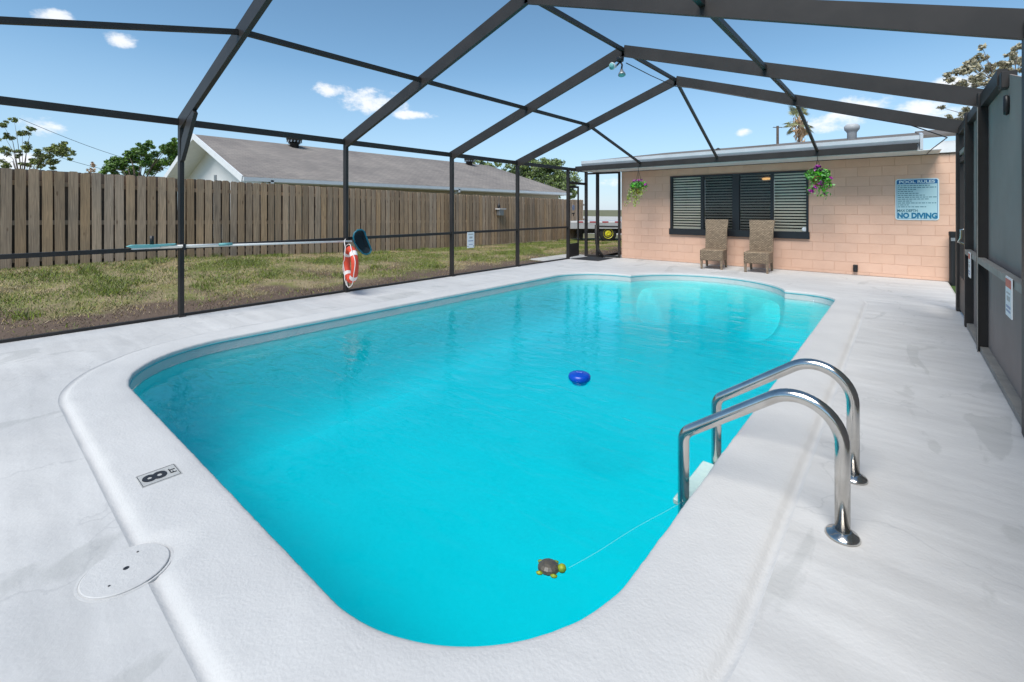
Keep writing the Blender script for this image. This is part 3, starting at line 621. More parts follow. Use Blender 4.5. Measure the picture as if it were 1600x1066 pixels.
# eaves and roof
rf = MB().prism([(11.52, 2.74), (11.52, 2.78), (17.5, 3.58), (23.5, 2.78), (23.5, 2.74)], lambda a, c: (-7.0, a, c), lambda a, c: (.28, a, c)).build('roof', 'shingle_h', house)
MB().prism([(12.2, 2.80), (12.2, 2.86), (17.5, 3.62), (17.5, 3.5)], lambda a, c: (.28, a, c), lambda a, c: (2.6, a, c)).build('roof', 'shingle_h', house)
MB().prism([(11.45, 2.64), (11.42, 2.70), (11.42, 2.775), (11.44, 2.775), (11.44, 2.72), (11.53, 2.72), (11.53, 2.64)], lambda a, c: (-7.02, a, c), lambda a, c: (.25, a, c)).build('gutter', 'gutter', rf)
MB().box(-6.98, .25, 11.53, 11.55, 2.50, 2.74).build('fascia', 'white_paint', rf)
MB().box(-7.0, .55, 11.42, 12.30, 2.488, 2.50).build('soffit', 'white_paint', house)
MB().box(HX0, .95, 12.285, 12.298, 2.478, 2.487).build('eave_shadow_line', 'black_plastic', house)  # black strip drawn as the shadow where wall meets soffit
MB().prism([(11.42, 2.51), (11.42, 2.79), (12.25, 2.92), (12.25, 2.51)], lambda a, c: (.256, a, c), lambda a, c: (.30, a, c)).build('eave_end', 'gutter', rf)
MB().prism([(.31, 2.50), (.60, 2.72), (1.6, 2.72), (1.6, 2.50)], lambda a, c: (a, 12.25, c), lambda a, c: (a, 12.28, c)).build('gable_panel', 'white_paint', house)
MB().lathe([(.10, 2.8), (.10, 3.27), (.12, 3.31), (.155, 3.35), (.165, 3.43), (.12, 3.48), (.02, 3.49)], (-.95, 14.2, .02), 20).build('roof_vent', 'trailer_grey', rf, True)
MB().lathe([(.05, 2.9), (.05, 3.13), (.07, 3.15), (.02, 3.19)], (-4.1, 14.2, .0), 12).build('vent_pipe', 'black_plastic', rf, True)
MB().prism([(-5.0, 2.95), (-4.6, 3.09), (-2.6, 3.14), (-2.3, 2.98)], lambda a, c: (a, 14.0, c), lambda a, c: (a, 15.5, c + .08)).build('roof_patch', 'shingle_h', rf)
# box on the wall, black post
MB().box(-.80, -.72, 12.24, 12.298, .07, .22, .008).box(-.775, -.745, 12.22, 12.24, .10, .19).build('outlet_box', 'black_plastic', house)
dp = thing('downpipe', 'short black pipe standing at the right end of the block wall', 'pipe', (.74, 12.15, 0))
MB().lathe([(.055, 0), (.055, .95), (.062, .95), (.062, 1.02), (.05, 1.03)], (.74, 12.15, -.05), 16).build('pipe', 'black_plastic', dp)
MB().box(.71, .77, 12.085, 12.095, .80, .86).build('tag', 'grey_metal', dp)

# pool rules sign
sg = thing('rules_sign', 'blue and white pool rules sign on the peach block wall', 'sign', (.228, 12.298, 1.6))
SX0, SX1, SZ0, SZ1 = -.105, .555, 1.185, 2.015; yb = 12.288
def rr(x0, x1, z0, z1, r): return [p for cx, cz, a in ((x1 - r, z1 - r, 0), (x0 + r, z1 - r, 90), (x0 + r, z0 + r, 180), (x1 - r, z0 + r, 270)) for p in [(cx + r * math.cos(R(a + 18 * i)), cz + r * math.sin(R(a + 18 * i))) for i in range(6)]]
def plate(poly, y0, y1, nm, m_): return MB().prism(poly, lambda a, c: (a, y0, c), lambda a, c: (a, y1, c)).build(nm, m_, sg)
plate(rr(SX0, SX1, SZ0, SZ1, .05), yb, 12.2975, 'board', 'sign_white')
plate(rr(SX0 + .02, SX1 - .02, SZ0 + .02, SZ1 - .02, .035), yb - .0015, yb, 'border_line', 'sign_blue')
plate(rr(SX0 + .027, SX1 - .027, SZ0 + .027, SZ1 - .027, .03), yb - .003, yb - .0015, 'face', 'sign_pale')
plate([(SX0 + .02, SZ1 - .105), (SX1 - .02, SZ1 - .105), (SX1 - .02, SZ1 - .04), (SX1 - .04, SZ1 - .02), (SX0 + .04, SZ1 - .02), (SX0 + .02, SZ1 - .04)], yb - .0045, yb - .003, 'title_band', 'sign_blue')
def wtext(txt, xc, zc, w, h, m_, bold=0, y=None):
    me = text_mesh(txt, .1, bold); xs_ = [v.co.x for v in me.vertices]; ys_ = [v.co.y for v in me.vertices]
    me.transform(Matrix.Translation((-(max(xs_) + min(xs_)) / 2, -(max(ys_) + min(ys_)) / 2, 0))); me.transform(Matrix.Diagonal((w / (max(xs_) - min(xs_)), h / (max(ys_) - min(ys_)), 1, 1)))
    me.transform(Matrix.Translation(Vector((xc, y or yb - .006, zc)) - world_loc(sg)) @ Matrix.Rotation(R(90), 4, 'X')); me.materials.clear(); return link('lettering', me, m_, sg)
wtext('POOL RULES', .225, SZ1 - .062, .54, .058, 'sign_white', .003)
wtext('MAX DEPTH', .082, SZ0 + .19, .31, .05, 'sign_ink', .002)
wtext('NO DIVING', .228, SZ0 + .092, .60, .115, 'sign_teal', .005)
lines = MB()
for i, wd in enumerate((.49, .60, .28, .23, .33, .41, .61, .48, .23, .60, .19, .43)):
    z = SZ1 - .138 - i * .0388; x = SX0 + .04
    while x < SX0 + .04 + wd - .015:
        l = random.uniform(.02, .065); l = min(l, SX0 + .04 + wd - x); lines.box(x, x + l, yb - .0042, yb - .003, z - .007, z + .007); x += l + .012
lines.build('small_print', 'sign_ink', sg)

# ------------------------------------------------------------------ fence
fence = thing('wooden_fence', 'tall weathered grey brown shadowbox board fence behind the lawn', 'fence', (-12.3, 9, 0))
FX = -12.3; boards = {}
def ftop(y): return float(np.interp(y, [.46, 2.2, 4.7, 8.2, 11.1, 18.7], [2.144, 2.108, 2.057, 2.002, 1.95, 1.878]))
def bmesh_board(w, h):
    return MB().box(-.009, .009, -w / 2, w / 2, 0, h - .02).prism([(-w / 2, h - .02), (w / 2, h - .02), (w / 2 - .022, h), (-w / 2 + .022, h)], lambda a, c: (-.009, a, c), lambda a, c: (.009, a, c))
meshes = []
for i in range(6):
    t = bmesh_board(.138, 1.86 + .0 * i); meshes.append(t)
def board_objs(xoff, y0, mname, wd, pitch, ymax):
    ms = None; y = y0
    while y < ymax:
        if ms is None: o = bmesh_board(wd, 1.9).build('board', mname, fence, local=True); ms = o.data
        else: o = link('board', ms, None, fence)
        zt = ftop(y) + random.uniform(-.012, .012); zb = zt - 1.9
        o.location = Vector((FX + xoff + random.uniform(-.004, .004), y, zb)) - fence.location; o.rotation_euler = (random.uniform(-.006, .006), 0, random.uniform(-.02, .02))
        y += pitch * random.uniform(.97, 1.03)
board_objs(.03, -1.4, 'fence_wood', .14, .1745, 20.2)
board_objs(-.05, -1.31, 'fence_back_shaded', .165, .1745, 20.2)
for a in np.arange(-1.5, 20, 2.44):
    c = min(a + 2.44, 20.3)
    for dz in (-.25, -.98, -1.66):
        MB().bar((FX - .01, a, ftop(a) + dz), (FX - .01, c, ftop(c) + dz), .04, .085).build('rail', 'fence_wood', fence)
    MB().box(FX - .15, FX - .06, a - .045, a + .045, -.2, ftop(a) - .03).build('post', 'fence_wood', fence)
fd = thing('fence_feeder', 'small grey shelf box mounted on the far part of the wooden fence', 'feeder', (-12.22, 13.75, 1.2))
MB().box(-12.26, -12.02, 13.55, 13.95, 1.40, 1.43).build('shelf', 'tape_white', fd)
MB().box(-12.25, -12.08, 13.62, 13.88, 1.15, 1.40, .02).build('box', 'grey_metal', fd)
MB().lathe([(.0, 1.43), (.05, 1.44), (.06, 1.53), (.03, 1.62), (.0, 1.64)], (-12.16, 13.66, 0), 14).build('bottle_top', 'ink_black', fd, True)

# ------------------------------------------------------------------ neighbour house
nh = thing('neighbour_house', 'low white gabled house with weathered grey shingle roof behind fence', 'house', (-25, 18, 0))
EX, RX, LX, ZEV, ZRD, Y0, Y1 = -19.3, -25.1, -31.0, 2.66, 4.88, 6.95, 29.9
MB().prism([(EX, ZEV), (RX, ZRD), (RX, ZRD - .10), (EX, ZEV - .10)], lambda a, c: (a, Y0, c), lambda a, c: (a, Y1 if a > RX + .1 else 27.0, c)).build('roof', 'shingle', nh)
MB().prism([(LX, ZEV), (RX, ZRD), (RX, ZRD - .10), (LX, ZEV - .10)], lambda a, c: (a, Y0, c), lambda a, c: (a, Y1 if a < RX - .1 else 27.0, c)).build('roof', 'shingle', nh)
MB().add([(EX, Y1, ZEV), (RX, 27.0, ZRD), (LX, Y1, ZEV)], [(0, 1, 2)]).build('hip_roof', 'shingle', nh)
MB().box(LX + .6, EX - .7, Y0 + 1.0, Y1 - .6, -.1, ZEV).build('wall', 'stucco_tan', nh)
gw = MB().prism([(LX + .6, 0), (EX - .7, 0), (EX - .7, ZEV + .12), (RX, ZRD - .16), (LX + .6, ZEV + .12)], lambda a, c: (a, Y0 + .96, c), lambda a, c: (a, Y0 + .999, c)).build('gable_wall', 'siding', nh)
MB().box(-23.55, -23.15, Y0 + .93, Y0 + .958, 3.72, 4.1).build('gable_vent', 'grey_metal', gw); MB().box(-25.4, -25.1, Y0 + .93, Y0 + .958, 2.75, 3.05).build('gable_vent', 'grey_metal', gw)
for i in range(22):
    MB().box(LX + .7 + i * .48, LX + .712 + i * .48, Y0 + .955, Y0 + .959, 1.6, ZEV + .05).build('batten_groove', 'gutter', gw)
MB().bar((EX + .02, Y0 - .02, ZEV - .10), (RX, Y0 - .02, ZRD - .10), .04, .26, (0, 0, 1)).build('rake_board', 'white_paint', nh); MB().bar((LX, Y0 - .02, ZEV - .10), (RX, Y0 - .02, ZRD - .10), .042, .262, (0, 0, 1)).build('rake_board', 'white_paint', nh)
MB().prism([(EX - .05, ZEV - .13), (RX, ZRD - .13), (RX, ZRD - .16), (EX - .05, ZEV - .16)], lambda a, c: (a, Y0, c), lambda a, c: (a, Y0 + .96, c)).build('soffit', 'white_paint', nh)
MB().prism([(LX, ZEV - .13), (RX, ZRD - .13), (RX, ZRD - .16), (LX, ZEV - .16)], lambda a, c: (a, Y0, c), lambda a, c: (a, Y0 + .96, c)).build('soffit', 'white_paint', nh)
MB().box(EX, EX + .12, Y0, Y1, ZEV - .17, ZEV - .02).build('gutter', 'white_paint', nh); MB().box(EX - .7, EX, Y0 + .96, Y1, ZEV - .20, ZEV - .17).build('soffit', 'white_paint', nh)
MB().prism([(EX - 1.3, 2.2), (EX, ZEV - .17), (EX, ZEV - .24), (EX - .9, 2.2)], lambda a, c: (a, Y0 + .90, c), lambda a, c: (a, Y0 + .95, c)).build('corner_board', 'white_paint', nh)
for y in (8.0, 18.2): MB().bar((EX + .06, y, ZEV - .17), (EX - .35, y, ZEV - .42), .12, .12, (0, 1, 0)).bar((EX + .06, y, ZEV - .10), (EX + .06, y, ZEV - .30), .12, .12, (0, 1, 0)).build('downspout', 'white_paint', nh)
for y, x in ((11.4, -25.0), (24.4, -25.0)):
    t = thing('turbine_vent', 'dark turbine roof vent near the gable of the neighbouring house' if y < 15 else 'dark turbine roof vent towards the far end of the neighbouring roof', 'roof vent', (x + .35, y, ZRD - .25), group=None)
    MB().lathe([(.22, -.1), (.22, .22), (.30, .24)], (x + .35, y, ZRD - .25), 18).build('collar', 'black_plastic', t, True)
    MB().lathe([(.24, .26), (.36, .36), (.40, .50), (.34, .64), (.18, .72), (.02, .74)], (x + .35, y, ZRD - .25), 18).build('turbine', 'black_plastic', t)
    for k in range(14):
        a = 2 * math.pi * k / 14; MB().bar((x + .35 + .37 * math.cos(a), y + .37 * math.sin(a), ZRD + .05), (x + .35 + .36 * math.cos(a + .3), y + .36 * math.sin(a + .3), ZRD + .36), .012, .06).build('fin', 'grey_metal', t)

# ------------------------------------------------------------------ flatbed trailer beyond the gate
CR = Vector((math.cos(TH), math.sin(TH), 0)); CF = Vector((-math.sin(TH), math.cos(TH), 0))
tl = thing('flatbed_trailer', 'pale grey flatbed trailer with red and white tape and yellow wheels', 'trailer', tuple(CF * 21.4 + CR * 2.7 + Vector((0, 0, -.12))), TH)
MB().box(0, 7, 0, 2.4, .62, .97, .01).build('bed', 'trailer_grey', tl, local=True)
for i in range(24): MB().box(.02 + i * .29, .30 + i * .29 - .01, -.006, -.001, .91, .965).build('tape', 'tape_red' if i % 2 else 'tape_white', tl, local=True)
MB().box(.3, 6.8, .3, .5, .40, .62).box(.3, 6.8, 1.9, 2.1, .40, .62).build('chassis', 'black_plastic', tl, local=True)
for x in (1.75, 2.95, 4.1):
    w_ = MB().lathe([(.0, -.11), (.22, -.11), (.36, -.10), (.40, -.06), (.40, .06), (.36, .10), (.0, .11)], (x, .18, .40), 24, 'y').build('wheel', 'tyre', tl, True, True)
    MB().lathe([(.0, -.13), (.08, -.15), (.10, -.12), (.20, -.10), (.23, -.125), (.23, -.10), (0, -.09)], (x, .18, .40), 20, 'y').build('rim', 'yellow', w_, False, True)
MB().box(.5, .62, .4, .55, .02, .62).box(.4, .75, .35, .6, 0, .04).build('landing_leg', 'black_plastic', tl, local=True)
MB().box(2.5, 3.1, -.02, .3, .62, .95).build('tool_box', 'black_plastic', tl, local=True)

# ------------------------------------------------------------------ trees
def tree(name, label, base, h, clumps, leafm, size, n, trunk_r=.15, cat='tree', group=None):
    t = thing(name, label, cat, base, group=group); bx, by, bz = base
    tb = MB(); top = Vector((bx, by, bz + h * .55)); tb.tube([(bx, by, bz), (bx + .1, by, bz + h * .3), top], [trunk_r, trunk_r * .8, trunk_r * .55], 8)
    P = []
    for c, r in clumps:
        cc = Vector(c); mid = (top + cc) / 2 + Vector((0, 0, .15 * h * random.random())); tb.tube([top - Vector((0, 0, h * .12 * random.random())), mid, cc], [trunk_r * .38, trunk_r * .2, trunk_r * .06], 6)
        k = max(30, int(n * r * r)); sub = cloud(c, (r, r, r * .8), max(7, int(16 * r)), .1)
        for s in sub: P.append(cloud(s, (r * .42, r * .42, r * .3), int(k / len(sub)) + 1, .0))
    tb.build('trunk', 'bark', t, True); leaves('crown', np.concatenate(P), size, leafm, t, kind=None)
    return t
def at(px, py, Z): return CF * Z + CR * ((px - 800) / 725 * Z) + Vector((0, 0, 1.4 + (327.3 - py) / 725 * Z))
def clump_px(lst, Z): return [(tuple(at(x, y, Z + random.uniform(-1, 1))), r / 725 * Z) for x, y, r in lst]
def base_px(px, Z): p = at(px, 327, Z); return (p.x, p.y, -.15)
tree('leafy_tree', 'bushy green tree showing above fence left of the white gable', base_px(215, 32), 5.2, clump_px([(170, 262, 14), (185, 255, 14), (205, 252, 16), (222, 240, 14), (228, 228, 10), (240, 255, 20), (262, 232, 15), (268, 222, 10), (280, 250, 22), (205, 268, 14), (200, 240, 8)], 32), 'leaf_green', .17, 4200, .14)
tree('vine_branch_tree', 'loose vine covered branches rising above fence at far left', base_px(35, 18), 4.2, clump_px([(5, 195, 9), (8, 215, 9), (6, 238, 10), (4, 258, 10), (35, 210, 9), (42, 230, 9), (30, 240, 8), (65, 240, 12), (80, 246, 14), (95, 235, 12), (105, 243, 10), (85, 230, 9), (45, 255, 11), (60, 256, 10), (75, 257, 10), (22, 186, 6), (50, 202, 6), (98, 224, 6)], 18), 'leaf_vine', .085, 8000, .05)
tree('red_tipped_shrub', 'small reddish shrub tip just above the fence top', base_px(143, 24), 3.6, clump_px([(143, 258, 7), (144, 265, 6)], 24), 'palm_dead', .18, 500, .05)
tree('broad_tree', 'broad pale green tree behind the fence end near the gate', base_px(845, 46), 6.5, clump_px([(800, 266, 14), (815, 275, 20), (835, 262, 18), (850, 280, 24), (865, 256, 16), (872, 275, 24), (885, 290, 20), (845, 258, 14), (860, 262, 16), (820, 256, 9), (895, 300, 14), (830, 290, 20), (870, 295, 20)], 46), 'leaf_tree', .25, 1100, .28)
tree('distant_tree', 'distant tree tops just over the neighbouring roof ridge', base_px(755, 55), 6, clump_px([(740, 256, 8), (752, 253, 8), (765, 256, 8), (778, 258, 7), (760, 262, 9), (732, 262, 8)], 55), 'leaf_tree', .36, 400, .2)
tree('overhanging_tree', 'olive tree with sparse drooping leaf clusters at upper right', base_px(1580, 19), 8, clump_px([(1480, 122, 9), (1495, 128, 9), (1502, 112, 10), (1518, 108, 11), (1527, 92, 9), (1515, 100, 9), (1535, 75, 6), (1540, 92, 6), (1535, 120, 11), (1545, 105, 11), (1560, 112, 12), (1575, 100, 12), (1580, 88, 9), (1592, 95, 10), (1590, 75, 8), (1505, 130, 8), (1525, 128, 10), (1550, 130, 10), (1575, 120, 10), (1598, 110, 10), (1620, 90, 16), (1640, 110, 20), (1660, 80, 22), (1500, 185, 12), (1480, 188, 8), (1470, 168, 5), (1512, 175, 10)], 19), 'leaf_olive', .17, 2600, .10)
# palm
pc = at(1249, 190, 48); pm = thing('fan_palm', 'distant fan palm with hanging dead skirt above the house roof', 'palm', (pc.x, pc.y, -.15))
MB().tube([(pc.x, pc.y, -.15), (pc.x, pc.y, pc.z * .6), (pc.x, pc.y, pc.z)], [.16, .12, .12], 8).build('trunk', 'bark', pm, True)
leaves('dead_skirt', np.concatenate([np.array((pc.x, pc.y, pc.z - .75)) + rng.normal(size=(160, 3)) * np.array((.28, .28, .62))]), .8, 'palm_dead', pm, aspect=.2, droop=3)
for k in range(17):
    a = random.uniform(0, 6.28); e = random.uniform(-.75, 1.25); L_ = random.uniform(1.0, 1.5); dv = Vector((math.cos(a) * math.cos(e), math.sin(a) * math.cos(e), math.sin(e)))
    c = pc + dv * L_; fb = MB(); fb.tube([pc, c], .03, 5)
    s1 = dv.cross(Vector((0, 0, 1))).normalized(); s2 = s1.cross(dv)
    for j in range(-7, 8):
        g = j / 7 * 1.9; t = dv * math.cos(g) + s1 * math.sin(g) + Vector((0, 0, -.35)); tip = c + t.normalized() * .68; side = t.cross(s2).normalized() * .05
        md = (c + tip) / 2; fb.add([c, md + side, tip, md - side], [(0, 1, 2, 3)])
    fb.build('frond', 'leaf_palm', pm, fix=False)
up = at(1215, 225, 40); ut = at(1215, 197, 40)
tag(MB().tube([(up.x, up.y, -.15), (up.x, up.y, ut.z)], [.13, .10], 8).bar(tuple(Vector((up.x - .3, up.y - .25, ut.z - .12))), tuple(Vector((up.x + .3, up.y + .25, ut.z - .12))), .06, .06).build('utility_pole', 'bark', smooth=False), 'thin utility pole top above the block house roof', 'pole')
for (a, c, lab) in (((30, 185, 24), (300, 272, 30), 'upper thin overhead wire sloping behind the fence'), ((60, 235, 26), (270, 278, 31), 'lower thin overhead wire sloping behind the fence')):
    p, q = at(*a), at(*c); pts = [p.lerp(q, t / 12) - Vector((0, 0, .35 * math.sin(math.pi * t / 12))) for t in range(13)]
    tag(MB().tube(pts, .012, 5).build('overhead_wire', 'black_plastic'), lab, 'wire')

# ------------------------------------------------------------------ grass blades
def blades(name, n, m_, hrange, dens, label):
    P = []
    while len(P) < n:
        x = rng.uniform(-12.25, -7.35, 4000); y = rng.uniform(-.3, 20, 4000)
        keep = [(a, c) for a, c in zip(x, y) if rng.random() < dens(a, c)]; P += keep
    P = np.array(P[:n]); z = np.array([gz(a, c) for a, c in P]) - .005
    h = rng.uniform(*hrange, n); an = rng.uniform(0, 6.28, n); w = .006
    lean = rng.normal(size=(n, 2)) * h[:, None] * .55
    b0 = np.stack([P[:, 0] - np.cos(an) * w, P[:, 1] - np.sin(an) * w, z], 1); b1 = np.stack([P[:, 0] + np.cos(an) * w, P[:, 1] + np.sin(an) * w, z], 1); tp = np.stack([P[:, 0] + lean[:, 0], P[:, 1] + lean[:, 1], z + h], 1)
    V = np.stack([b0, b1, tp], 1).reshape(-1, 3); me = bpy.data.meshes.new(name); me.vertices.add(3 * n); me.vertices.foreach_set('co', V.astype(np.float32).ravel())
    me.loops.add(3 * n); me.loops.foreach_set('vertex_index', np.arange(3 * n, dtype=np.int32)); me.polygons.add(n); me.polygons.foreach_set('loop_start', np.arange(0, 3 * n, 3, dtype=np.int32)); me.update(calc_edges=True)
    tag(link(name, me, m_), label, 'grass', kind='stuff')
def nz2(x, y, s, o): return mnoise.noise(Vector((x * s, y * s, o)))
def d_green(x, y): return max(0, min(1, .45 + 1.5 * nz2(x, y, .9, 0) + .5 * nz2(x, y, 2.6, 4))) * min(1, max(.04, (-7.9 - x) / 1.4 + .3 * nz2(x, y, 1.3, 7)))
def d_dry(x, y): return max(.1, min(1, .5 - 1.3 * nz2(x, y, .9, 0))) * min(1, max(.1, (-7.6 - x) / 1.2))
def d_brown(x, y): return 1 if x > -8.5 + .8 * nz2(x, y, 1.1, 5) else .12
blades('weed_tufts', 5000, 'blade_green', (.06, .13), lambda x, y: 1 if nz2(x, y, 1.7, 21) > .42 and x < -8.3 else 0, 'taller green weed tufts scattered over the lawn')
blades('grass', 85000, 'blade_green', (.02, .06), d_green, 'short green grass tufts on the patchy lawn')
blades('dry_grass', 42000, 'blade_dry', (.015, .05), d_dry, 'dry straw coloured grass on the patchy lawn')
blades('mulch', 22000, 'blade_brown', (.006, .025), d_brown, 'brown thatch on the bare strip beside the deck')

# ------------------------------------------------------------------ chairs
def make_chair(loc, rz, label):
    t = thing('wicker_chair', label, 'chair', loc, rz, 'wicker chairs under the window')
    # local: front is -y
    MB().box(-.25, .25, -.34, .24, .20, .455, .018).build('seat', 'wicker', t, local=True)
    # curved back
    prof_ = [(.20, .20), (.245, .35), (.265, .50), (.275, .70), (.30, .90), (.345, 1.10), (.36, 1.15)]
    V = []; 
    for (y, z) in prof_:
        w = .24 + (.02 if z > 1.0 else 0) + (.01 if z < .3 else 0)
        V += [(-w, y - .035, z), (w, y - .035, z), (w, y + .035, z), (-w, y + .035, z)]
    F = [(i * 4 + k, i * 4 + (k + 1) % 4, (i + 1) * 4 + (k + 1) % 4, (i + 1) * 4 + k) for i in range(len(prof_) - 1) for k in range(4)] + [(0, 1, 2, 3), tuple((len(prof_) - 1) * 4 + k for k in (3, 2, 1, 0))]
    MB().add(V, F).build('backrest', 'wicker', t, local=True)
    for sx in (-1, 1):
        MB().add([(sx * .245 + a * .026 * k, -.31 + c * .026 * k, z) for z, k in ((0, .75), (.22, 1)) for a, c in ((-1, -1), (1, -1), (1, 1), (-1, 1))], [(0, 3, 2, 1), (4, 5, 6, 7), (0, 1, 5, 4), (1, 2, 6, 5), (2, 3, 7, 6), (3, 0, 4, 7)]).build('leg', 'wicker_leg', t, local=True) if 0 else MB().add([(sx * .218 + a * .026 * k, -.31 + c * .026 * k, z) for z, k in ((0, .75), (.22, 1)) for a, c in ((-1, -1), (1, -1), (1, 1), (-1, 1))], [(0, 3, 2, 1), (4, 5, 6, 7), (0, 1, 5, 4), (1, 2, 6, 5), (2, 3, 7, 6), (3, 0, 4, 7)]).build('leg', 'wicker_leg', t, local=True)
        MB().add([(sx * .215 + a * .026 * k, yy + c * .026 * k, z) for z, k, yy in ((0, .8, .30), (.22, 1, .215)) for a, c in ((-1, -1), (1, -1), (1, 1), (-1, 1))], [(0, 3, 2, 1), (4, 5, 6, 7), (0, 1, 5, 4), (1, 2, 6, 5), (2, 3, 7, 6), (3, 0, 4, 7)]).build('leg', 'wicker_leg', t, local=True)
    return t
make_chair((-3.44, 11.60, .001), R(6), 'brown wicker armless chair nearer the left window pane')
make_chair((-2.47, 11.60, .001), R(2), 'brown wicker armless chair nearer the pool rules sign')

# ------------------------------------------------------------------ hanging baskets
def basket(x, y, ztop, zpot, label, trail, pale, purple):
    t = thing('hanging_basket', label, 'flower basket', (x, y, zpot - .15), group='hanging flower baskets under the eave')
    MB().lathe([(.03, -.14), (.07, -.10), (.10, 0), (.115, .06), (.10, .06)], (x, y, zpot), 18).build('pot', 'coir', t, True)
    for a in (0, 2.1, 4.2): MB().tube([(x + .11 * math.cos(a), y + .11 * math.sin(a), zpot + .06), (x, y, ztop - .06)], .004, 5).build('hanger_wire', 'black_plastic', t)
    MB().tube([(x, y, ztop - .06), (x, y, ztop)], .005, 5).build('hook', 'black_plastic', t)
    P = [cloud((x, y, zpot + .10), (.23, .18, .13), 520, .2)]
    leaves('foliage', np.concatenate(P), .066, 'leaf_basket', t, aspect=.6)
    Q = []; tb = MB()
    for dx, dz, n in trail:
        q = np.linspace(0, 1, n)[:, None]; p0 = np.array((x + dx * .5, y - .05, zpot + .05)); p1 = np.array((x + dx, y - .1, zpot + dz))
        c = p0 + (p1 - p0) * q; c[:, 2] = p0[2] + (p1[2] - p0[2]) * (q[:, 0] ** 1.6); tb.tube([tuple(v) for v in c[::max(1, n // 6)]], .004, 4)
        Q.append(np.repeat(c, 2, 0) + rng.normal(size=(2 * n, 3)) * .028)
    tb.build('stem', 'leaf_basket_pale', t); leaves('trailing_leaves', np.concatenate(Q), .055, 'leaf_basket_pale' if pale else 'leaf_basket', t, aspect=.6, droop=.6)
    fl = [cloud((x + a, y - .06 + random.uniform(-.05, .05), zpot + c), (r, r, r * .8), int(n_), .1) for a, c, r, n_ in purple]
    leaves('flowers', np.concatenate(fl), .062, 'flower', t, aspect=.8)
basket(-5.26, 11.38, 2.50, 1.93, 'hanging basket of green ivy with few mauve flowers left of window', [(-.30, -.42, 42), (-.24, -.30, 36), (-.05, -.44, 40), (.03, -.36, 40), (.12, -.2, 26), (-.12, -.2, 30), (.22, -.06, 14)], True, [(-.10, .20, .05, 14), (.0, .23, .05, 14), (.1, .22, .05, 14), (.22, .10, .03, 6), (-.02, .18, .07, 14)])
basket(-1.335, 11.38, 2.50, 2.02, 'hanging basket full of bright purple flowers right of the window', [(-.12, -.32, 30), (.06, -.36, 40), (.16, -.34, 40), (.24, -.18, 34), (.2, -.1, 26), (-.05, -.25, 30), (.12, -.24, 30)], False, [(.0, .25, .06, 34), (.09, .17, .05, 22), (.21, .02, .04, 16), (.07, -.08, .06, 34), (.24, -.13, .035, 12), (.12, -.22, .04, 12), (-.1, -.24, .05, 16), (-.03, -.16, .04, 12), (-.02, .2, .05, 14), (.13, -.30, .03, 8)])

# ------------------------------------------------------------------ ladder rails
ld = thing('pool_ladder', 'polished steel pool ladder handrails arching over the coping', 'ladder', (-.5, 2.7, 0))
for y in (2.43, 2.99):
    C_, D_ = Vector((-.195, y, 0)), Vector((-.873, y, -.85)); B1 = Vector((-.195, y, .716)); B2 = Vector((-.873, y, .235))
    Q = [C_]
    for a_, b_, c_, rad, nn in ((C_, B1, B2, .17, 16), (B1, B2, D_, .08, 9)):
        u, w = (a_ - b_).normalized(), (c_ - b_).normalized(); h2 = u.angle(w) / 2; tl_ = rad / math.tan(h2)
        cen = b_ + (u + w).normalized() * rad / math.sin(h2); p0 = b_ + u * tl_ - cen; p1 = b_ + w * tl_ - cen; om = p0.angle(p1)
        Q += [cen + (p0 * math.sin((1 - t / nn) * om) + p1 * math.sin(t / nn * om)) / math.sin(om) for t in range(nn + 1)]
    Q += [Vector((-.873, y, -.1)), D_]
    hr = MB().tube(Q, .0285, 20).build('handrail', 'steel', ld, True)
    MB().lathe([(.064, .002), (.064, .008), (.058, .016), (.040, .024), (.034, .03), (.028, .03)], (-.195, y, 0), 32).build('flange', 'steel', hr, True)
for z, xo in ((-.15, -.945), (-.48, -.93)): MB().box(xo, -.80, 2.465, 2.955, z - .035, z, .008).build('tread', 'white_strap', ld)

# ------------------------------------------------------------------ things in the water
fl = thing('chlorine_floater', 'round blue chlorine floater drifting in the middle of pool', 'floater', (-2.23, 3.6, -.125), R(20))
MB().lathe([(.085, -.02), (.098, -.005), (.10, .02), (.092, .036), (.075, .046), (.06, .044), (.05, .048), (.02, .05), (.0, .05)], (0, 0, 0), 32).build('cap', 'float_blue', fl, True, True)
MB().box(-.03, .03, -.008, .008, .044, .058, .003).build('grip', 'float_blue', fl, False, True)
MB().lathe([(.06, -.05), (.07, -.04), (.075, -.015)], (0, 0, 0), 20).build('tablet_chamber', 'float_pale', fl, True, True)
tu = thing('turtle_float', 'small dark shelled toy turtle thermometer floating near corner of pool', 'turtle float', (-1.15, 1.61, -.125), R(30)); tu.scale = (.64, .64, .64)
MB().lathe([(.055, -.012), (.064, .0), (.06, .018), (.045, .034), (.025, .043), (.0, .046)], (0, 0, 0), 16, 'z', 1.15, .95).build('shell', 'turtle_shell', tu, False, True)
MB().lathe([(.0, -.012), (.02, -.008), (.027, .008), (.024, .025), (.012, .035), (.0, .037)], (.088, 0, 0), 14, 'z', 1.1, 1).build('head', 'turtle_skin', tu, True, True)
for sx, sy in ((.04, .06), (.04, -.06), (-.055, .05), (-.055, -.05)):
    MB().lathe([(.0, -.012), (.016, -.006), (.018, .004), (.0, .012)], (sx, sy, 0), 10, 'z', 1.3, .8).build('flipper', 'turtle_skin', tu, True, True)
cp = [Vector((-1.08, 1.66, -.118)).lerp(Vector((-.87, 2.44, -.118)), t / 10) + Vector((.004 * math.sin(t * .9), .0, 0)) for t in range(11)]
tag(MB().tube(cp, .0004, 4).build('tether_cord', 'sign_pale'), 'thin pale cord tying the toy turtle to the handrail', 'cord')

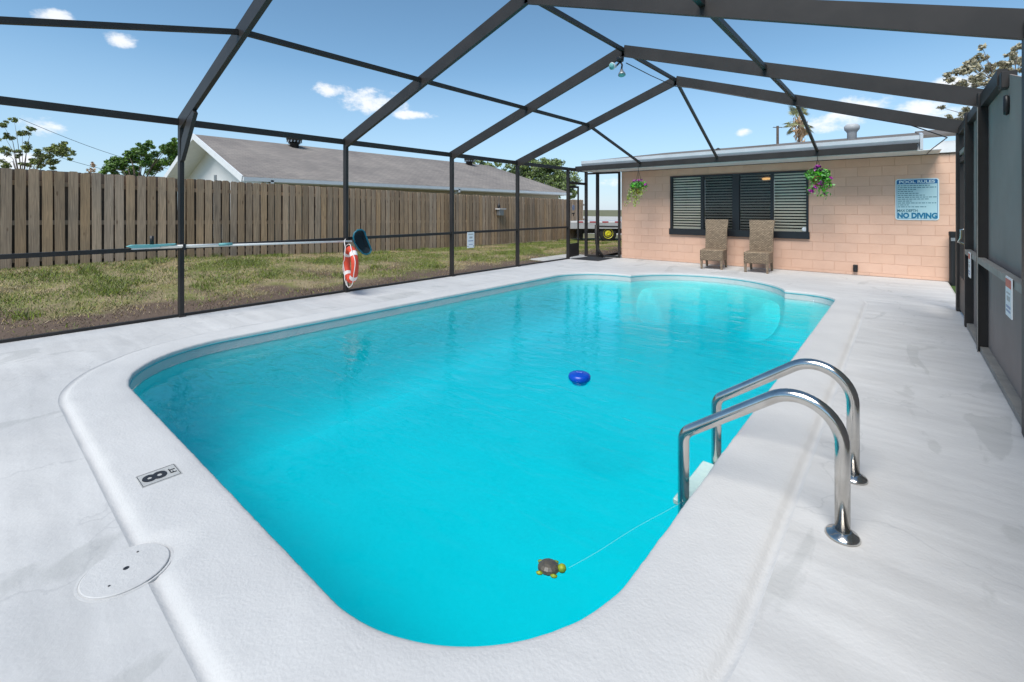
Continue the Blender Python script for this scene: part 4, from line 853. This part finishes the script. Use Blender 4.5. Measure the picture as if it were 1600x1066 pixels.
# ------------------------------------------------------------------ pole, brush, net, ring on the left wall
XP = XL + .10
tp = thing('telescopic_pole', 'long white telescopic pole lying along the left mid rail', 'pole', (XP, 2.9, .9))
MB().tube([(XP, 1.50, .925), (XP, 4.26, .862)], .016, 12).build('outer_tube', 'pole_white', tp, True)
MB().tube([(XP + .028, 1.62, .935), (XP + .028, 2.30, .922)], .014, 12).build('inner_tube', 'pole_white', tp, True)
MB().tube([(XP + .028, 2.26, .922), (XP + .028, 2.42, .922)], .020, 12).build('grip', 'pale_teal', tp, True)
MB().box(XP - .03, XP + .05, 1.845, 1.875, .875, .955).build('tie', 'ink_black', tp)
bh = thing('pool_brush', 'pale teal pool brush head resting on the mid rail', 'brush', (XP, 1.55, .95))
MB().prism([(1.28, .955), (1.32, .935), (1.50, .93), (1.75, .95), (1.77, .965), (1.55, .965), (1.33, .972)], lambda a, c: (XP - .02, a, c), lambda a, c: (XP + .07, a, c)).build('head', 'pale_teal', bh)
MB().box(XP - .01, XP + .06, 1.33, 1.60, .915, .935).build('bristles', 'white_strap', bh)
MB().tube([(XP, 1.53, .965), (XP, 1.53, 1.07)], .022, 10).build('socket', 'black_plastic', bh, True)
nt_ = thing('leaf_net', 'teal framed leaf skimmer net hanging beside the life ring', 'pool net', (XP, 4.45, .8))
loop = [(4.29, .93), (4.31, 1.00), (4.37, 1.045), (4.45, 1.05), (4.50, 1.02), (4.54, .92), (4.60, .78), (4.64, .69), (4.61, .635), (4.54, .615), (4.47, .64), (4.38, .73), (4.31, .83)]
MB().tube([(XP, a, c) for a, c in loop], .014, 8, closed=True).build('frame', 'teal', nt_, True)
mesh_ = [(XP, a, c) for a, c in loop]; inner = [(XP - .07, 4.46 + (a - 4.46) * .6, .83 + (c - .83) * .6) for a, c in loop]; k = len(loop)
MB().add(mesh_ + inner, [(i, (i + 1) % k, k + (i + 1) % k, k + i) for i in range(k)] + [tuple(k + i for i in range(k))]).build('mesh_bag', 'net', nt_)
MB().tube([(XP, 4.25, .87), (XP, 4.33, .86)], .013, 8).build('socket', 'black_plastic', nt_, True)
lr = thing('life_ring', 'orange red life ring with white bands and rope on a cage post', 'life ring', (-6.95, 4.14, .49), R(-16))
MB().tube([(.25 * math.cos(2 * math.pi * i / 48), 0, .25 * math.sin(2 * math.pi * i / 48)) for i in range(48)], .058, 16, closed=True).build('ring', 'red_foam', lr, True, True)
for a0 in (45, 135, 225, 315):
    MB().tube([(.25 * math.cos(R(a0 + j)), 0, .25 * math.sin(R(a0 + j))) for j in (-9, -4, 0, 4, 9)], .0605, 16, cap=False).build('band', 'white_strap', lr, True, True)
rp = []
for i in range(96):
    a = 2 * math.pi * i / 96; sag = abs(math.sin(2 * (a - R(45)))); rad = .322 + .03 * sag; rp.append((rad * math.cos(a), -.03 + .01 * math.sin(5 * a), rad * math.sin(a) - .015 * sag))
MB().tube(rp, .0065, 6, closed=True).build('grab_rope', 'white_strap', lr, True, True)
MB().tube([(-.06, -.085, .36), (.02, -.09, .28), (-.04, -.09, .08), (-.12, -.09, .03), (-.06, -.09, -.08), (-.02, -.09, -.24), (.05, -.08, -.33)], .0065, 6).build('throw_line', 'white_strap', lr, True, True)
MB().tube([(-.06, -.085, .36), (-.20, -.04, .40), (-.28, 0, .42)], .0065, 6).build('hanger_cord', 'white_strap', lr, True, True)

# ------------------------------------------------------------------ small signs
def small_sign(x, y0, y1, z0, z1, label, face):
    t = thing('warning_sign', label, 'sign', (x, (y0 + y1) / 2, z0)); s = 1 if face > 0 else -1
    MB().box(x - .003, x + .003, y0, y1, z0, z1).build('board', 'paper_white', t)
    xx = x + s * .0035; h = z1 - z0; w = y1 - y0; e = s * .0012
    def st(a, c, d0, d1, m_, nm): MB().box(min(xx, xx + e), max(xx, xx + e), y0 + w * a, y0 + w * c, z0 + h * d0, z0 + h * d1).build(nm, m_, t)
    return st
st = small_sign(XL + .06, 7.02, 7.23, .565, .905, 'small white notice hanging from the left mid rail', 1)
st(.15, .85, .84, .90, 'tile_grey', 'text_line'); st(.3, .75, .60, .72, 'tile_grey', 'picture'); st(.15, .85, .42, .48, 'paper_blue', 'text_line'); st(.2, .8, .20, .24, 'paper_blue', 'text_line')
st(.05, .15, .08, .13, 'ink_black', 'grommet'); st(.85, .95, .08, .13, 'ink_black', 'grommet')
for y0, y1, lab in ((6.93, 7.12, 'small white notice on the right rail beside the gate'), (4.50, 4.73, 'small white notice with red band on the right rail nearest the camera')):
    st = small_sign(XR - .04, y0, y1, .665, .935, lab, -1)
    st(.06, .94, .74, .95, 'paper_red', 'red_band'); st(.2, .8, .58, .62, 'tile_grey', 'text_line'); st(.25, .75, .40, .52, 'tile_grey', 'picture'); st(.15, .85, .22, .28, 'paper_blue', 'text_line'); st(.15, .85, .12, .17, 'paper_blue', 'text_line')

# ------------------------------------------------------------------ roof floodlight, mat, sconce
lm = thing('floodlight', 'twin bulb floodlight fitting hanging from the roof ridge', 'floodlight', (XM - .03, 6.58, 3.72))
c = Vector((XM - .03, 6.58, 3.72))
MB().lathe([(.05, -.03), (.055, .0), (.055, .03), (.05, .035)], c, 16).build('junction_box', 'black_plastic', lm, True)
for (o, dv) in ((Vector((-.06, -.03, -.10)), Vector((-.2, -.9, -.15))), (Vector((.02, .0, -.16)), Vector((.2, -.25, -1)))):
    dv.normalize(); p = c + o; MB().tube([c + Vector((0, 0, -.03)), c + o * .55 + Vector((.02, 0, 0)), p], .014, 8).build('arm', 'black_plastic', lm, True)
    MB().tube([p, p + dv * .035, p + dv * .07, p + dv * .095, p + dv * .10], [.022, .03, .052, .058, .055], 18).build('bulb', 'grey_metal' if dv.z < -.6 else 'white_paint', lm, True)
    MB().tube([p + dv * .10, p + dv * .104], .05, 18).build('lens', 'pale_teal', lm, True)
tag(MB().prism([(-7.12, 11.06), (-6.28, 11.10), (-6.30, 11.95), (-7.08, 11.98)], lambda a, c: (a, c, .003), lambda a, c: (a, c, .014)).build('door_mat', 'tyre'), 'dark door mat inside the screen door by the house', 'mat')
wl = thing('wall_fixture', 'dark oval light fixture high on the grey right screen wall', 'light', (XR + .02, 5.5, 2.2))
MB().lathe([(.0, -.02), (.05, -.018), (.055, .0), (.045, .02), (0, .022)], (XR + .03, 5.30, 2.22), 18, 'x', .55, 1.5).build('housing', 'black_plastic', wl, True)
